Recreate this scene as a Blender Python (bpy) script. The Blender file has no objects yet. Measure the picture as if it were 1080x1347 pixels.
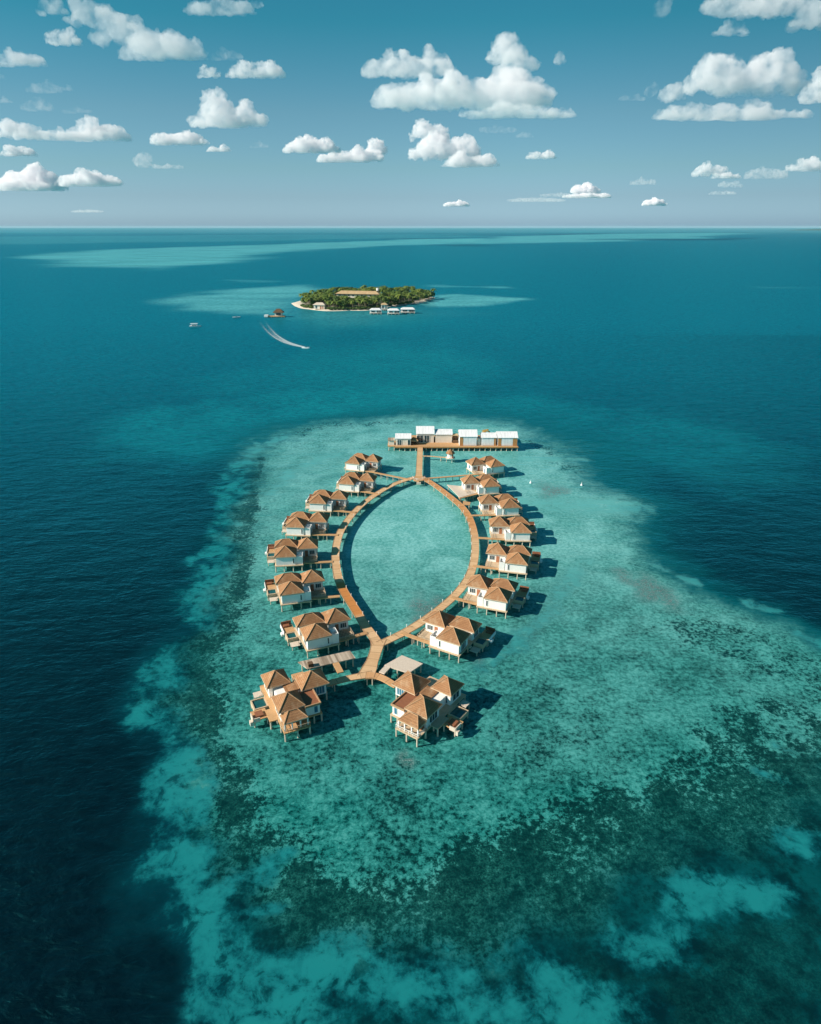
import bpy, bmesh, math, random
import numpy as np
from mathutils import Vector, Matrix

random.seed(7)
S = bpy.context.scene
COL = S.collection
R = math.radians

# ------------------------------------------------------------------ survey
# the camera is a drone 100 m above the lagoon with a 24 mm lens; at() turns a
# point read off the photograph into a place on the water (metres)
FOC, CAM_H = 898.0, 100.0
PITCH = math.atan((673.5 - 298) / FOC)


def at(px, py, z=0.0):
    x = (px - 540) / FOC
    y = -(py - 673.5) / FOC
    dy = math.cos(PITCH) + y * math.sin(PITCH)
    dz = -math.sin(PITCH) + y * math.cos(PITCH)
    t = (z - CAM_H) / dz
    return (x * t, dy * t)


# ------------------------------------------------------------------ materials
class NT:
    """small helper round a node tree"""

    def __init__(self, name):
        self.m = bpy.data.materials.new(name)
        self.m.use_nodes = True
        self.t = self.m.node_tree
        self.t.nodes.clear()
        self.out = self.t.nodes.new('ShaderNodeOutputMaterial')

    def n(self, kind, **kw):
        nd = self.t.nodes.new('ShaderNode' + kind)
        for k, v in kw.items():
            setattr(nd, k, v)
        return nd

    def l(self, a, b):
        self.t.links.new(a, b)

    def set(self, sock, v):
        if hasattr(v, 'is_linked') or isinstance(v, bpy.types.NodeSocket):
            self.l(v, sock)
        else:
            sock.default_value = v

    def math(self, op, a, b=0.0, c=None, clamp=False):
        nd = self.n('Math', operation=op, use_clamp=clamp)
        self.set(nd.inputs[0], a)
        self.set(nd.inputs[1], b)
        if c is not None:
            self.set(nd.inputs[2], c)
        return nd.outputs[0]

    def step(self, v, a, b, o0=0.0, o1=1.0):
        nd = self.n('MapRange', interpolation_type='SMOOTHSTEP')
        self.set(nd.inputs['Value'], v)
        self.set(nd.inputs['From Min'], a)
        self.set(nd.inputs['From Max'], b)
        self.set(nd.inputs['To Min'], o0)
        self.set(nd.inputs['To Max'], o1)
        return nd.outputs[0]

    def mix(self, f, a, b, blend='MIX'):
        nd = self.n('Mix', data_type='RGBA', blend_type=blend)
        self.set(nd.inputs[0], f)
        for i, v in ((6, a), (7, b)):
            if isinstance(v, tuple):
                v = (*v[:3], 1)
            self.set(nd.inputs[i], v)
        return nd.outputs[2]

    def noise(self, vec, scale, detail=3, rough=.55, dist=0.0):
        nd = self.n('TexNoise')
        if vec is not None:
            self.l(vec, nd.inputs['Vector'])
        nd.inputs['Scale'].default_value = scale
        nd.inputs['Detail'].default_value = detail
        nd.inputs['Roughness'].default_value = rough
        nd.inputs['Distortion'].default_value = dist
        return nd.outputs[0]

    def coords(self, kind='Object', scale=(1, 1, 1), rot=(0, 0, 0)):
        tc = self.n('TexCoord')
        mp = self.n('Mapping')
        mp.inputs['Scale'].default_value = scale
        mp.inputs['Rotation'].default_value = rot
        self.l(tc.outputs[kind], mp.inputs['Vector'])
        return mp.outputs[0]

    def attr(self, name):
        return self.n('Attribute', attribute_name=name).outputs['Fac']

    def principled(self, col, rough=.7, bump=None, bstr=.3, bdist=.1, spec=.3, **kw):
        p = self.n('BsdfPrincipled')
        self.set(p.inputs['Base Color'], (*col[:3], 1) if isinstance(col, tuple) else col)
        self.set(p.inputs['Roughness'], rough)
        p.inputs['Specular IOR Level'].default_value = spec
        for k, v in kw.items():
            p.inputs[k].default_value = v
        if bump is not None:
            b = self.n('Bump')
            b.inputs['Strength'].default_value = bstr
            b.inputs['Distance'].default_value = bdist
            self.l(bump, b.inputs['Height'])
            self.l(b.outputs[0], p.inputs['Normal'])
        self.l(p.outputs[0], self.out.inputs['Surface'])
        return p


def mottled(name, c0, c1, scale=1.5, stretch=(1, 1, 1), rough=.75, bump=.3, spec=.25, per_object=.0):
    t = NT(name)
    co = t.coords('Object', stretch)
    n = t.noise(co, scale, 5, .65)
    n2 = t.noise(co, scale * 6, 3, .6)
    f = t.math('ADD', t.math('MULTIPLY', n, .65), t.math('MULTIPLY', n2, .35))
    f = t.step(f, .32, .68)
    c = t.mix(f, c0, c1)
    if per_object:
        oi = t.n('ObjectInfo')
        k = t.math('ADD', t.math('MULTIPLY', oi.outputs['Random'], per_object), 1 - per_object / 2)
        v = t.n('Vector' + 'Math', operation='SCALE')
        t.l(c, v.inputs[0])
        t.l(k, v.inputs['Scale'])
        c = v.outputs[0]
    t.principled(c, rough, n2, bump, .05, spec)
    return t.m


def roof_material(name, c0, c1, c2):
    """shingle courses run level, so they follow the height; streaks run down"""
    t = NT(name)
    co = t.coords('Object')
    sx = t.n('SeparateXYZ')
    t.l(co, sx.inputs[0])
    course = t.math('FRACT', t.math('MULTIPLY', sx.outputs[2], 3.6))
    n = t.noise(co, .8, 5, .65)
    n2 = t.noise(t.coords('Object', (6, 6, 5)), 1.6, 4, .7)
    oi = t.n('ObjectInfo')
    f = t.step(t.math('ADD', t.math('MULTIPLY', n, .6), t.math('MULTIPLY', n2, .4)), .38, .62)
    c = t.mix(f, c0, c1)
    c = t.mix(t.step(t.math('ADD', n2, t.math('MULTIPLY', course, .2)), .50, .72, 0, .75), c, c2)
    n3 = t.noise(t.coords('Object', (1, 1, .3)), .45, 3, .6)
    c = t.mix(t.step(n3, .52, .7, 0, .45), c, (.50, .36, .23))
    k = t.math('ADD', t.math('MULTIPLY', oi.outputs['Random'], .22), .89)
    v = t.n('VectorMath', operation='SCALE')
    t.l(c, v.inputs[0])
    t.l(k, v.inputs['Scale'])
    h = t.math('ADD', course, n2)
    t.principled(v.outputs[0], .85, h, .5, .06, .15)
    return t.m


def plank_material(name, c0, c1, c2, width=.16):
    """boards laid across the walk: 'along' counts metres, 'tone' is the timber's age"""
    t = NT(name)
    al = t.attr('along')
    tone = t.attr('tone')
    board = t.math('FLOOR', t.math('DIVIDE', al, width))
    wn = t.n('TexWhiteNoise', noise_dimensions='1D')
    t.l(board, wn.inputs['W'])
    bay = t.math('FLOOR', t.math('DIVIDE', al, 2.9))
    wb = t.n('TexWhiteNoise', noise_dimensions='1D')
    t.l(bay, wb.inputs['W'])
    n = t.noise(t.coords('Object'), .9, 5, .65)
    f = t.math('ADD', t.math('MULTIPLY', wn.outputs[0], .3), t.math('MULTIPLY', n, .5))
    f = t.math('ADD', f, t.math('MULTIPLY', wb.outputs[0], .3))
    c = t.mix(t.step(f, .25, .85), c0, c1)
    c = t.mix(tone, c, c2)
    joint = t.math('LESS_THAN', t.math('FRACT', t.math('DIVIDE', al, 2.9)), .05)
    c = t.mix(t.math('MULTIPLY', joint, .5), c, (.13, .06, .025))
    t.principled(c, .75, n, .3, .03, .2)
    return t.m


M = {}
M['wall'] = mottled('white_plaster', (.90, .88, .84), (.80, .78, .74), .7, rough=.8, bump=.1)
M['roof'] = roof_material('shingle_roof', (.435, .228, .112), (.330, .166, .078), (.195, .096, .047))
M['cap'] = mottled('roof_ridge', (.48, .30, .17), (.36, .21, .11), 2)
M['fascia'] = mottled('pale_timber', (.62, .47, .32), (.50, .36, .23), 2)
M['deckwood'] = mottled('deck_timber', (.60, .36, .18), (.46, .25, .11), 1.2, (1, 6, 1), bump=.4, per_object=.15)
M['redwood'] = mottled('red_timber', (.34, .14, .07), (.22, .085, .045), 1.4, (1, 6, 1))
M['post'] = mottled('pale_pile', (.66, .55, .44), (.46, .37, .28), 1.3, (1, 1, .5))
M['darkwood'] = mottled('shaded_lattice', (.10, .06, .035), (.17, .10, .055), 4)
M['palewood'] = mottled('bleached_boards', (.70, .60, .50), (.58, .47, .37), 1.2, (5, 1, 1), bump=.5)
M['greywood'] = None
def sheet_roof():
    t = NT('white_sheet_roof')
    co = t.coords('Object')
    sx = t.n('SeparateXYZ')
    t.l(co, sx.inputs[0])
    seam = t.math('LESS_THAN', t.math('FRACT', t.math('MULTIPLY', sx.outputs[0], .62)), .10)
    n = t.noise(t.coords('Object', (2.2, .5, .5)), .7, 5, .65)
    c = t.mix(t.step(n, .35, .7), (.87, .87, .87), (.70, .71, .72))
    c = t.mix(t.math('MULTIPLY', seam, .5), c, (.52, .53, .55))
    t.principled(c, .5, n, .08, .05, .3)
    return t.m


M['whiteroof'] = sheet_roof()
M['cream'] = mottled('cream_wall', (.82, .74, .64), (.74, .65, .54), .8, bump=.1)
M['orange'] = mottled('orange_panel', (.56, .27, .10), (.44, .20, .07), 1.2, (4, 4, .6))
M['door'] = mottled('door_paint', (.46, .19, .10), (.36, .14, .07), 3)
M['boat'] = mottled('white_hull', (.85, .85, .84), (.78, .78, .78), 1, rough=.3, bump=.03)
M['sandstone'] = mottled('tan_thatch', (.58, .42, .24), (.44, .29, .15), .3, bump=.5)
M['trunk'] = mottled('palm_trunk', (.17, .13, .09), (.26, .20, .14), 2, bump=.5)


def glass(name, col, rough=.08):
    t = NT(name)
    n = t.noise(t.coords('Object'), 1.1, 2)
    c = t.mix(n, col, tuple(x * 1.8 for x in col))
    t.principled(c, rough, spec=.6)
    return t.m


M['glass'] = glass('window_glass', (.025, .05, .06))
M['blueglass'] = glass('shutter_blue', (.04, .12, .18), .3)
M['poolwater'] = glass('pool_surface', (.012, .07, .07), .05)


def slat_grey():
    t = NT('weathered_slats')
    co = t.coords('Object')
    sx = t.n('SeparateXYZ')
    t.l(co, sx.inputs[0])
    b = t.math('FLOOR', t.math('MULTIPLY', sx.outputs[0], 2.1))
    wn = t.n('TexWhiteNoise', noise_dimensions='1D')
    t.l(b, wn.inputs['W'])
    n = t.noise(t.coords('Object', (1, .5, 1)), 1.6, 5, .7)
    f = t.math('ADD', t.math('MULTIPLY', wn.outputs[0], .55), t.math('MULTIPLY', n, .55))
    c = t.mix(t.step(f, .2, .85), (.25, .19, .14), (.55, .45, .35))
    t.principled(c, .85, n, .5, .05, .15)
    return t.m


M['greywood'] = slat_grey()
M['walk'] = plank_material('boardwalk_planks', (.70, .46, .26), (.58, .35, .18), (.54, .21, .055))


# ------------------------------------------------------------------ mesh builder
class MB:
    def __init__(self, m=1):
        self.v, self.f, self.m = [], [], m

    def add(self, vs, fs):
        o = len(self.v)
        self.v += [(self.m * x, y, z) for x, y, z in vs]
        for f in fs:
            f = [i + o for i in f]
            self.f.append(f[::-1] if self.m < 0 else f)
        return self

    def box(self, x0, x1, y0, y1, z0, z1):
        vs = [(x, y, z) for z in (z0, z1) for x, y in ((x0, y0), (x1, y0), (x1, y1), (x0, y1))]
        return self.add(vs, [(3, 2, 1, 0), (4, 5, 6, 7), (0, 1, 5, 4), (1, 2, 6, 5), (2, 3, 7, 6), (3, 0, 4, 7)])

    def prism(self, pts, z0, z1):
        n = len(pts)
        vs = [(x, y, z0) for x, y in pts] + [(x, y, z1) for x, y in pts]
        fs = [tuple(range(n))[::-1], tuple(range(n, 2 * n))]
        fs += [(i, (i + 1) % n, (i + 1) % n + n, i + n) for i in range(n)]
        return self.add(vs, fs)

    def bar(self, a, b, r, sides=6, r2=None):
        a, b = Vector(a), Vector(b)
        r2 = r if r2 is None else r2
        d = (b - a).normalized()
        x = d.orthogonal().normalized()
        y = d.cross(x)
        vs = []
        for p, q in ((a, r), (b, r2)):
            for k in range(sides):
                w = 2 * math.pi * k / sides
                vs.append(tuple(p + x * math.cos(w) * q + y * math.sin(w) * q))
        fs = [tuple(range(sides))[::-1], tuple(range(sides, 2 * sides))]
        fs += [(i, (i + 1) % sides, (i + 1) % sides + sides, i + sides) for i in range(sides)]
        return self.add(vs, fs)

    def hip(self, x0, x1, y0, y1, ze, ridge, zr, drop=.22):
        """hip roof slab: eaves rectangle, ridge (xa, xb, y) or apex, with a real edge"""
        xa, xb, ya, yb = ridge
        e = [(x0, y0), (x1, y0), (x1, y1), (x0, y1)]
        vs = [(x, y, ze) for x, y in e] + [(x, y, ze - drop) for x, y in e] + [(xa, ya, zr), (xb, yb, zr)]
        fs = [(0, 4, 5, 1), (1, 5, 6, 2), (2, 6, 7, 3), (3, 7, 4, 0), (4, 7, 6, 5)]
        if abs(xa - xb) + abs(ya - yb) < 1e-6:
            fs += [(0, 1, 8), (1, 2, 8), (2, 3, 8), (3, 0, 8)]
        elif abs(xa - xb) > abs(ya - yb):
            fs += [(0, 1, 9, 8), (1, 2, 9), (2, 3, 8, 9), (3, 0, 8)]
        else:
            fs += [(0, 1, 8), (1, 2, 9, 8), (2, 3, 9), (3, 0, 8, 9)]
        return self.add(vs, fs)

    def mesh(self, name, mat, smooth=False):
        me = bpy.data.meshes.new(name)
        me.from_pydata(self.v, [], self.f)
        me.materials.append(mat)
        if smooth:
            me.polygons.foreach_set('use_smooth', [True] * len(me.polygons))
        me.update()
        return me

    def build(self, name, mat, parent=None, smooth=False):
        return link(name, self.mesh(name, mat, smooth), parent)


def link(name, data, parent=None, loc=None, rz=0):
    o = bpy.data.objects.new(name, data)
    COL.objects.link(o)
    if parent:
        o.parent = parent
    if loc:
        o.location = loc
    o.rotation_euler[2] = rz
    return o


def tag(o, label=None, cat=None, group=None, kind=None):
    for k, v in (('label', label), ('category', cat), ('group', group), ('kind', kind)):
        if v:
            o[k] = v
    return o


def thing(name, label, cat, loc=(0, 0, 0), rz=0, group=None):
    return tag(link(name, None, None, loc, rz), label, cat, group)


def children(o):
    return [c for c in COL.objects if c.parent == o]


PILE = {}


def pile(parent, x, y, top, r=.17, mat='post', name='pile'):
    k = (round(top, 2), r, mat)
    if k not in PILE:
        PILE[k] = MB().bar((0, 0, -1.6), (0, 0, top), r, 8).mesh('pile', M[mat])
    return link(name, PILE[k], parent, (x, y, 0))


def roof_part(root, m, x0, x1, y0, y1, ze, ridge, zr):
    xa, xb, ya, yb = ridge
    r = MB(m).hip(x0, x1, y0, y1, ze, ridge, zr).build('roof', M['roof'], root)
    c = MB(m)
    ends = [(xa, ya), (xb, yb)]
    for (x, y) in ((x0, y0), (x1, y0), (x1, y1), (x0, y1)):
        px, py = min(ends, key=lambda p: (p[0] - x) ** 2 + (p[1] - y) ** 2)
        c.bar((x, y, ze + .03), (px, py, zr + .04), .11, 5)
    if xa != xb or ya != yb:
        c.bar((xa, ya, zr + .04), (xb, yb, zr + .04), .11, 5)
    c.build('ridge_cap', M['cap'], r)
    f = MB(m)
    t, zt, zb = .05, ze - .02, ze - .3
    f.box(x0 - t, x1 + t, y0 - t, y0, zb, zt).box(x0 - t, x1 + t, y1, y1 + t, zb, zt)
    f.box(x0 - t, x0, y0, y1, zb, zt).box(x1, x1 + t, y0, y1, zb, zt)
    f.build('fascia', M['fascia'], r)
    return r


def window(root, m, axis, c, p, w, z0, z1, n, side=-1, glassm='glass'):
    """a framed window with n panes on a wall at p; axis 'u' faces -v, 'v' faces +-u"""
    f, g = MB(m), MB(m)
    def put(b, a0, a1, d0, d1, q0, q1):
        lo, hi = sorted((p + side * d0, p + side * d1))
        if axis == 'u':
            b.box(a0, a1, lo, hi, q0, q1)
        else:
            b.box(lo, hi, a0, a1, q0, q1)
    a0, a1, t = c - w / 2, c + w / 2, .07
    put(f, a0, a1, .002, .09, z0, z0 + t)
    put(f, a0, a1, .002, .09, z1 - t, z1)
    step = (w - t) / n
    for k in range(n + 1):
        put(f, a0 + k * step, a0 + k * step + t, .002, .085, z0 + t, z1 - t)
    put(g, a0 + t, a1 - t, .002, .03, z0 + t, z1 - t)
    wf = f.build('window', M['wall'], root)
    g.build('pane', M[glassm], wf)


def railing(root, m, pts, z, h=.95, mat='fascia', gap=1.2):
    b = MB(m)
    for (xa, ya), (xb, yb) in zip(pts, pts[1:]):
        L = math.hypot(xb - xa, yb - ya)
        n = max(1, round(L / gap))
        for k in range(n + 1):
            x, y = xa + (xb - xa) * k / n, ya + (yb - ya) * k / n
            b.bar((x, y, z), (x, y, z + h), .045, 4)
        b.bar((xa, ya, z + h), (xb, yb, z + h), .05, 4)
        b.bar((xa, ya, z + h * .5), (xb, yb, z + h * .5), .03, 4)
    b.build('railing', M[mat], root)


def plunge_pool(root, m, x0, x1, y0, y1):
    b, t = MB(m), .28
    b.box(x0, x1, y0, y0 + t, .9, 2.05).box(x0, x1, y1 - t, y1, .9, 2.05)
    b.box(x0, x0 + t, y0 + t, y1 - t, .9, 2.05).box(x1 - t, x1, y0 + t, y1 - t, .9, 2.05)
    b.box(x0 + t, x1 - t, y0 + t, y1 - t, .9, 1.1)
    p = b.build('plunge_pool', M['fascia'], root)
    MB(m).box(x0 + t, x1 - t, y0 + t, y1 - t, 1.1, 1.82).build('pool_water', M['poolwater'], p)
    c = MB(m)
    for (x, y) in ((x0 + .15, y0 + .15), (x0 + .15, y1 - .15), (x1 - .15, y0 + .15)):
        pile(root, m * x, y, .9)


# ------------------------------------------------------------------ villas round the ring
def ring_villa(label, ax, ay, rot, m, jetty_end):
    """local u points to the boardwalk (m=1) or is mirrored (m=-1); origin under the front roof"""
    root = thing('water_villa', label, 'villa', (ax, ay, 0), rot, 'villas along the ring boardwalk')
    d = MB(m)
    d.box(-3.3, 5.5, -2.9, 3.0, 1.95, 2.2)
    d.box(5.5, 9.9, -1.3, 3.0, 1.96, 2.205)
    d.box(3.4, 9.9, 3.0, 8.5, 1.95, 2.2)
    d.box(-3.5, 3.4, 3.0, 9.3, 1.96, 2.205)
    d.build('deck', M['fascia'], root)
    for x, y in ((-3, -2.6), (-.4, -2.6), (2.4, -2.6), (5.1, -2.6), (-3, 2.6), (5.2, .4), (7.6, -1), (9.6, -1), (9.6, 2.6), (9.6, 5.5), (9.6, 8.2),
                 (6.5, 8.2), (3.2, 8.2), (-.5, 9.1), (-3.3, 9.0), (-3.3, 5.8), (0, .5), (3, 4), (6.4, 4)):
        pile(root, m * x, y, 1.96)
    MB(m).box(-2.8, 3.15, -2.4, 2.75, 2.2, 5.35).build('wall', M['wall'], root)
    MB(m).box(4.15, 9.6, 3.1, 8.0, 2.2, 5.35).build('wall', M['wall'], root)
    w = MB(m)
    w.box(-3.1, 2.2, 4.8, 8.8, 2.205, 5.3)
    w.box(.4, 2.19, 2.76, 4.69, 2.205, 4.9).box(2.21, 4.14, 3.6, 7.2, 2.2, 4.85)
    w.build('wall', M['wall'], root)
    roof_part(root, m, -3.25, 3.5, -2.7, 3.3, 5.25, (.1, .1, .25, .25), 7.7)
    roof_part(root, m, 3.7, 10.2, 2.6, 8.55, 5.25, (6.85, 6.85, 5.5, 5.5), 7.75)
    roof_part(root, m, -3.7, 3.65, 4.4, 9.2, 5.15, (-1.0, 1.1, 6.8, 6.8), 7.0)
    # open-topped shower enclosure between the two front roofs
    t = MB(m)
    x0, x1, y0, y1, k = 3.72, 5.4, -2.2, .9, .16
    t.box(x0, x1, y0, y0 + k, 2.2, 4.95).box(x0, x1, y1 - k, y1, 2.2, 4.95)
    t.box(x0, x0 + k, y0 + k, y1 - k, 2.2, 4.95).box(x1 - k, x1, y0 + k, y1 - k, 2.2, 4.95)
    t.box(3.16, 3.71, -2.1, 1.2, 2.2, 4.8).box(x0 + k, x1 - k, -.4, y1 - k, 2.2, 4.6)
    t.build('shower_enclosure', M['wall'], root)
    a = MB(m)
    prof = [(-.45, 2.25), (.45, 2.25), (.45, 3.7)] + [(.45 * math.cos(q), 3.7 + .45 * math.sin(q)) for q in (.6, 1.2, 1.57, 1.95, 2.55)] + [(-.45, 3.7)]
    n = len(prof)
    vs = [(x1 + .003, -.55 + p, q) for p, q in prof] + [(x1 + .05, -.55 + p, q) for p, q in prof]
    a.add(vs, [tuple(range(n))[::-1], tuple(range(n, 2 * n))] + [(i, (i + 1) % n, (i + 1) % n + n, i + n) for i in range(n)])
    a.build('door', M['blueglass'], root)
    MB(m).box(6.0, 6.95, 3.02, 3.098, 2.22, 4.3).build('door', M['door'], root)
    window(root, m, 'u', 8.25, 3.1, 1.7, 2.85, 4.35, 3)
    window(root, m, 'u', 2.55, -2.4, .5, 2.7, 4.5, 1)
    window(root, m, 'v', 5.6, 9.6, 2.0, 2.7, 4.4, 3, 1, 'blueglass')
    window(root, m, 'v', .2, -2.8, 2.6, 2.35, 4.5, 3, -1)
    window(root, m, 'v', 7.0, -3.1, 2.6, 2.35, 4.5, 3, -1)
    railing(root, m, [(9.75, 2.8), (9.75, -1.15), (7.4, -1.15)], 2.2)
    plunge_pool(root, m, -6.3, -3.55, 4.6, 7.6)
    s = MB(m)
    s.box(-6.4, -3.55, 7.75, 11.9, 1.78, 2.0)
    s.build('sun_deck', M['deckwood'], root)
    for x, y in ((-6.2, 7.95), (-6.2, 11.7), (-3.8, 11.7)):
        pile(root, m * x, y, 1.79)
    b = MB(m)
    b.box(-6.4, -3.7, 11.65, 11.88, 2.0, 3.05).box(-6.0, -4.4, 10.3, 11.4, 2.0, 2.45)
    b.build('bench', M['redwood'], root)
    b = MB(m)
    b.box(-6.6, -6.41, 7.7, 11.9, 1.5, 2.3).box(-7.2, -6.61, 7.9, 9.1, 1.1, 1.7)
    b.build('parapet', M['wall'], root)
    b = MB(m)
    b.box(-5.9, -3.7, 2.0, 4.2, 1.0, 1.15).box(-3.7, -3.32, 2.4, 3.4, 1.5, 1.65)
    b.bar((-3.3, 2.6, 2.1), (-4.2, 2.6, 1.1), .06, 4).bar((-3.3, 3.2, 2.1), (-4.2, 3.2, 1.1), .06, 4)
    b.build('swim_platform', M['palewood'], root)
    for x, y in ((-5.7, 2.2), (-5.7, 4.0)):
        pile(root, m * x, y, 1.02, .11)
    if m > 0:
        e = MB(m)
        for q in range(9):
            e.bar((5.9 + q * .4, -.2, 2.2), (5.9 + q * .4, .9, 4.05 - abs(q - 4) * .25), .05, 4)
        for q in range(5):
            e.bar((5.8, .0 + q * .2, 2.5 + q * .33), (9.2, .0 + q * .2, 2.5 + q * .33), .05, 4)
        e.build('entry_lattice', M['darkwood'], root)
    # footbridge to the boardwalk, on its own piles
    ex, ey = jetty_end
    c, sn = math.cos(rot), math.sin(rot)
    lx, ly = (ex - ax) * c + (ey - ay) * sn, -(ex - ax) * sn + (ey - ay) * c
    p0, p1 = Vector((m * 5.55, -.75 - .6)), Vector((lx, ly))
    if m < 0:
        p0 = Vector((-5.55, -1.35))
    q = (p1 - p0).normalized()
    nrm = Vector((-q.y, q.x)) * .62
    pts = [p0 + nrm, p0 - nrm, p1 - nrm, p1 + nrm]
    j = MB().prism([tuple(p) for p in pts][::1], 2.0, 2.212)
    j.build('footbridge', M['deckwood'], root)
    L = (p1 - p0).length
    for k in range(1, int(L / 3.0) + 1):
        pp = p0 + q * (k * 3.0 - .6)
        pile(root, pp.x + nrm.x * .7, pp.y + nrm.y * .7, 2.01, .1)
        pile(root, pp.x - nrm.x * .7, pp.y - nrm.y * .7, 2.01, .1)
    return root


ZA = 7.7
LEFT = [  # front roof peak, inner roof peak, where the footbridge meets the walk, label
    (414.5, 821.0, 440.5, 800.3, 483, 832, 'white villa with three brown roofs, lowest on the left arc beside the slatted jetty'),
    (381.5, 765.3, 410.0, 749.7, 447, 784, 'white villa second from the bottom of the left arc, beside orange boards'),
    (374.4, 718.3, 405.5, 706.7, 438, 738.5, 'white villa, third from the bottom of the left arc, facing the shaded walk'),
    (388.6, 680.7, 421.0, 673.0, 445, 703.5, 'white villa with brown entry lattice, fourth from the top of the left arc'),
    (418.3, 650.6, 448.3, 644.2, 468, 674, 'white villa with brown entry lattice, third from the top of the left arc'),
    (456.7, 626.1, 483.9, 621.7, 500, 650, 'white villa with brown entry lattice, second from the top of the left arc'),
    (465.6, 600.2, 491.1, 597.2, 541, 631, 'topmost villa on the left arc, its long footbridge running to the upper junction')]
RIGHT = [
    (596.4, 826.1, 578.2, 804.1, 528, 832, 'white villa with three brown roofs, lowest on the right arc near the lower junction'),
    (656.0, 773.2, 631.7, 756.7, 594, 785.5, 'white villa with three brown roofs, second from the bottom of the right arc'),
    (681.7, 727.2, 653.9, 713.9, 622, 744, 'white villa, third from the bottom of the right arc, where the walk bends'),
    (685.9, 687.8, 656.7, 679.2, 629, 707.2, 'white villa, the middle one of the seven along the right arc'),
    (671.1, 656.1, 641.1, 650.0, 618, 678, 'white villa on the right arc, just below the one with the pale sandy terrace'),
    (645.6, 629.4, 616.1, 624.4, 604, 655, 'white villa beside the wide pale terrace, second from the top of the right arc'),
    (652.2, 603.9, 623.3, 601.1, 557, 629.5, 'topmost villa on the right arc, shaded blue front and long thin footbridge')]
VILLAS = []
for m, rows in ((1, LEFT), (-1, RIGHT)):
    for ax, ay, bx, by, jx, jy, lab in rows:
        A, B = at(ax, ay, ZA), at(bx, by, ZA)
        ang = math.degrees(math.atan2(B[1] - A[1], B[0] - A[0]))
        rot = ang - 38.5 if m > 0 else ang - 141.5
        VILLAS.append(ring_villa(lab, A[0], A[1], R(rot), m, at(jx, jy, 2.2)))


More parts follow.
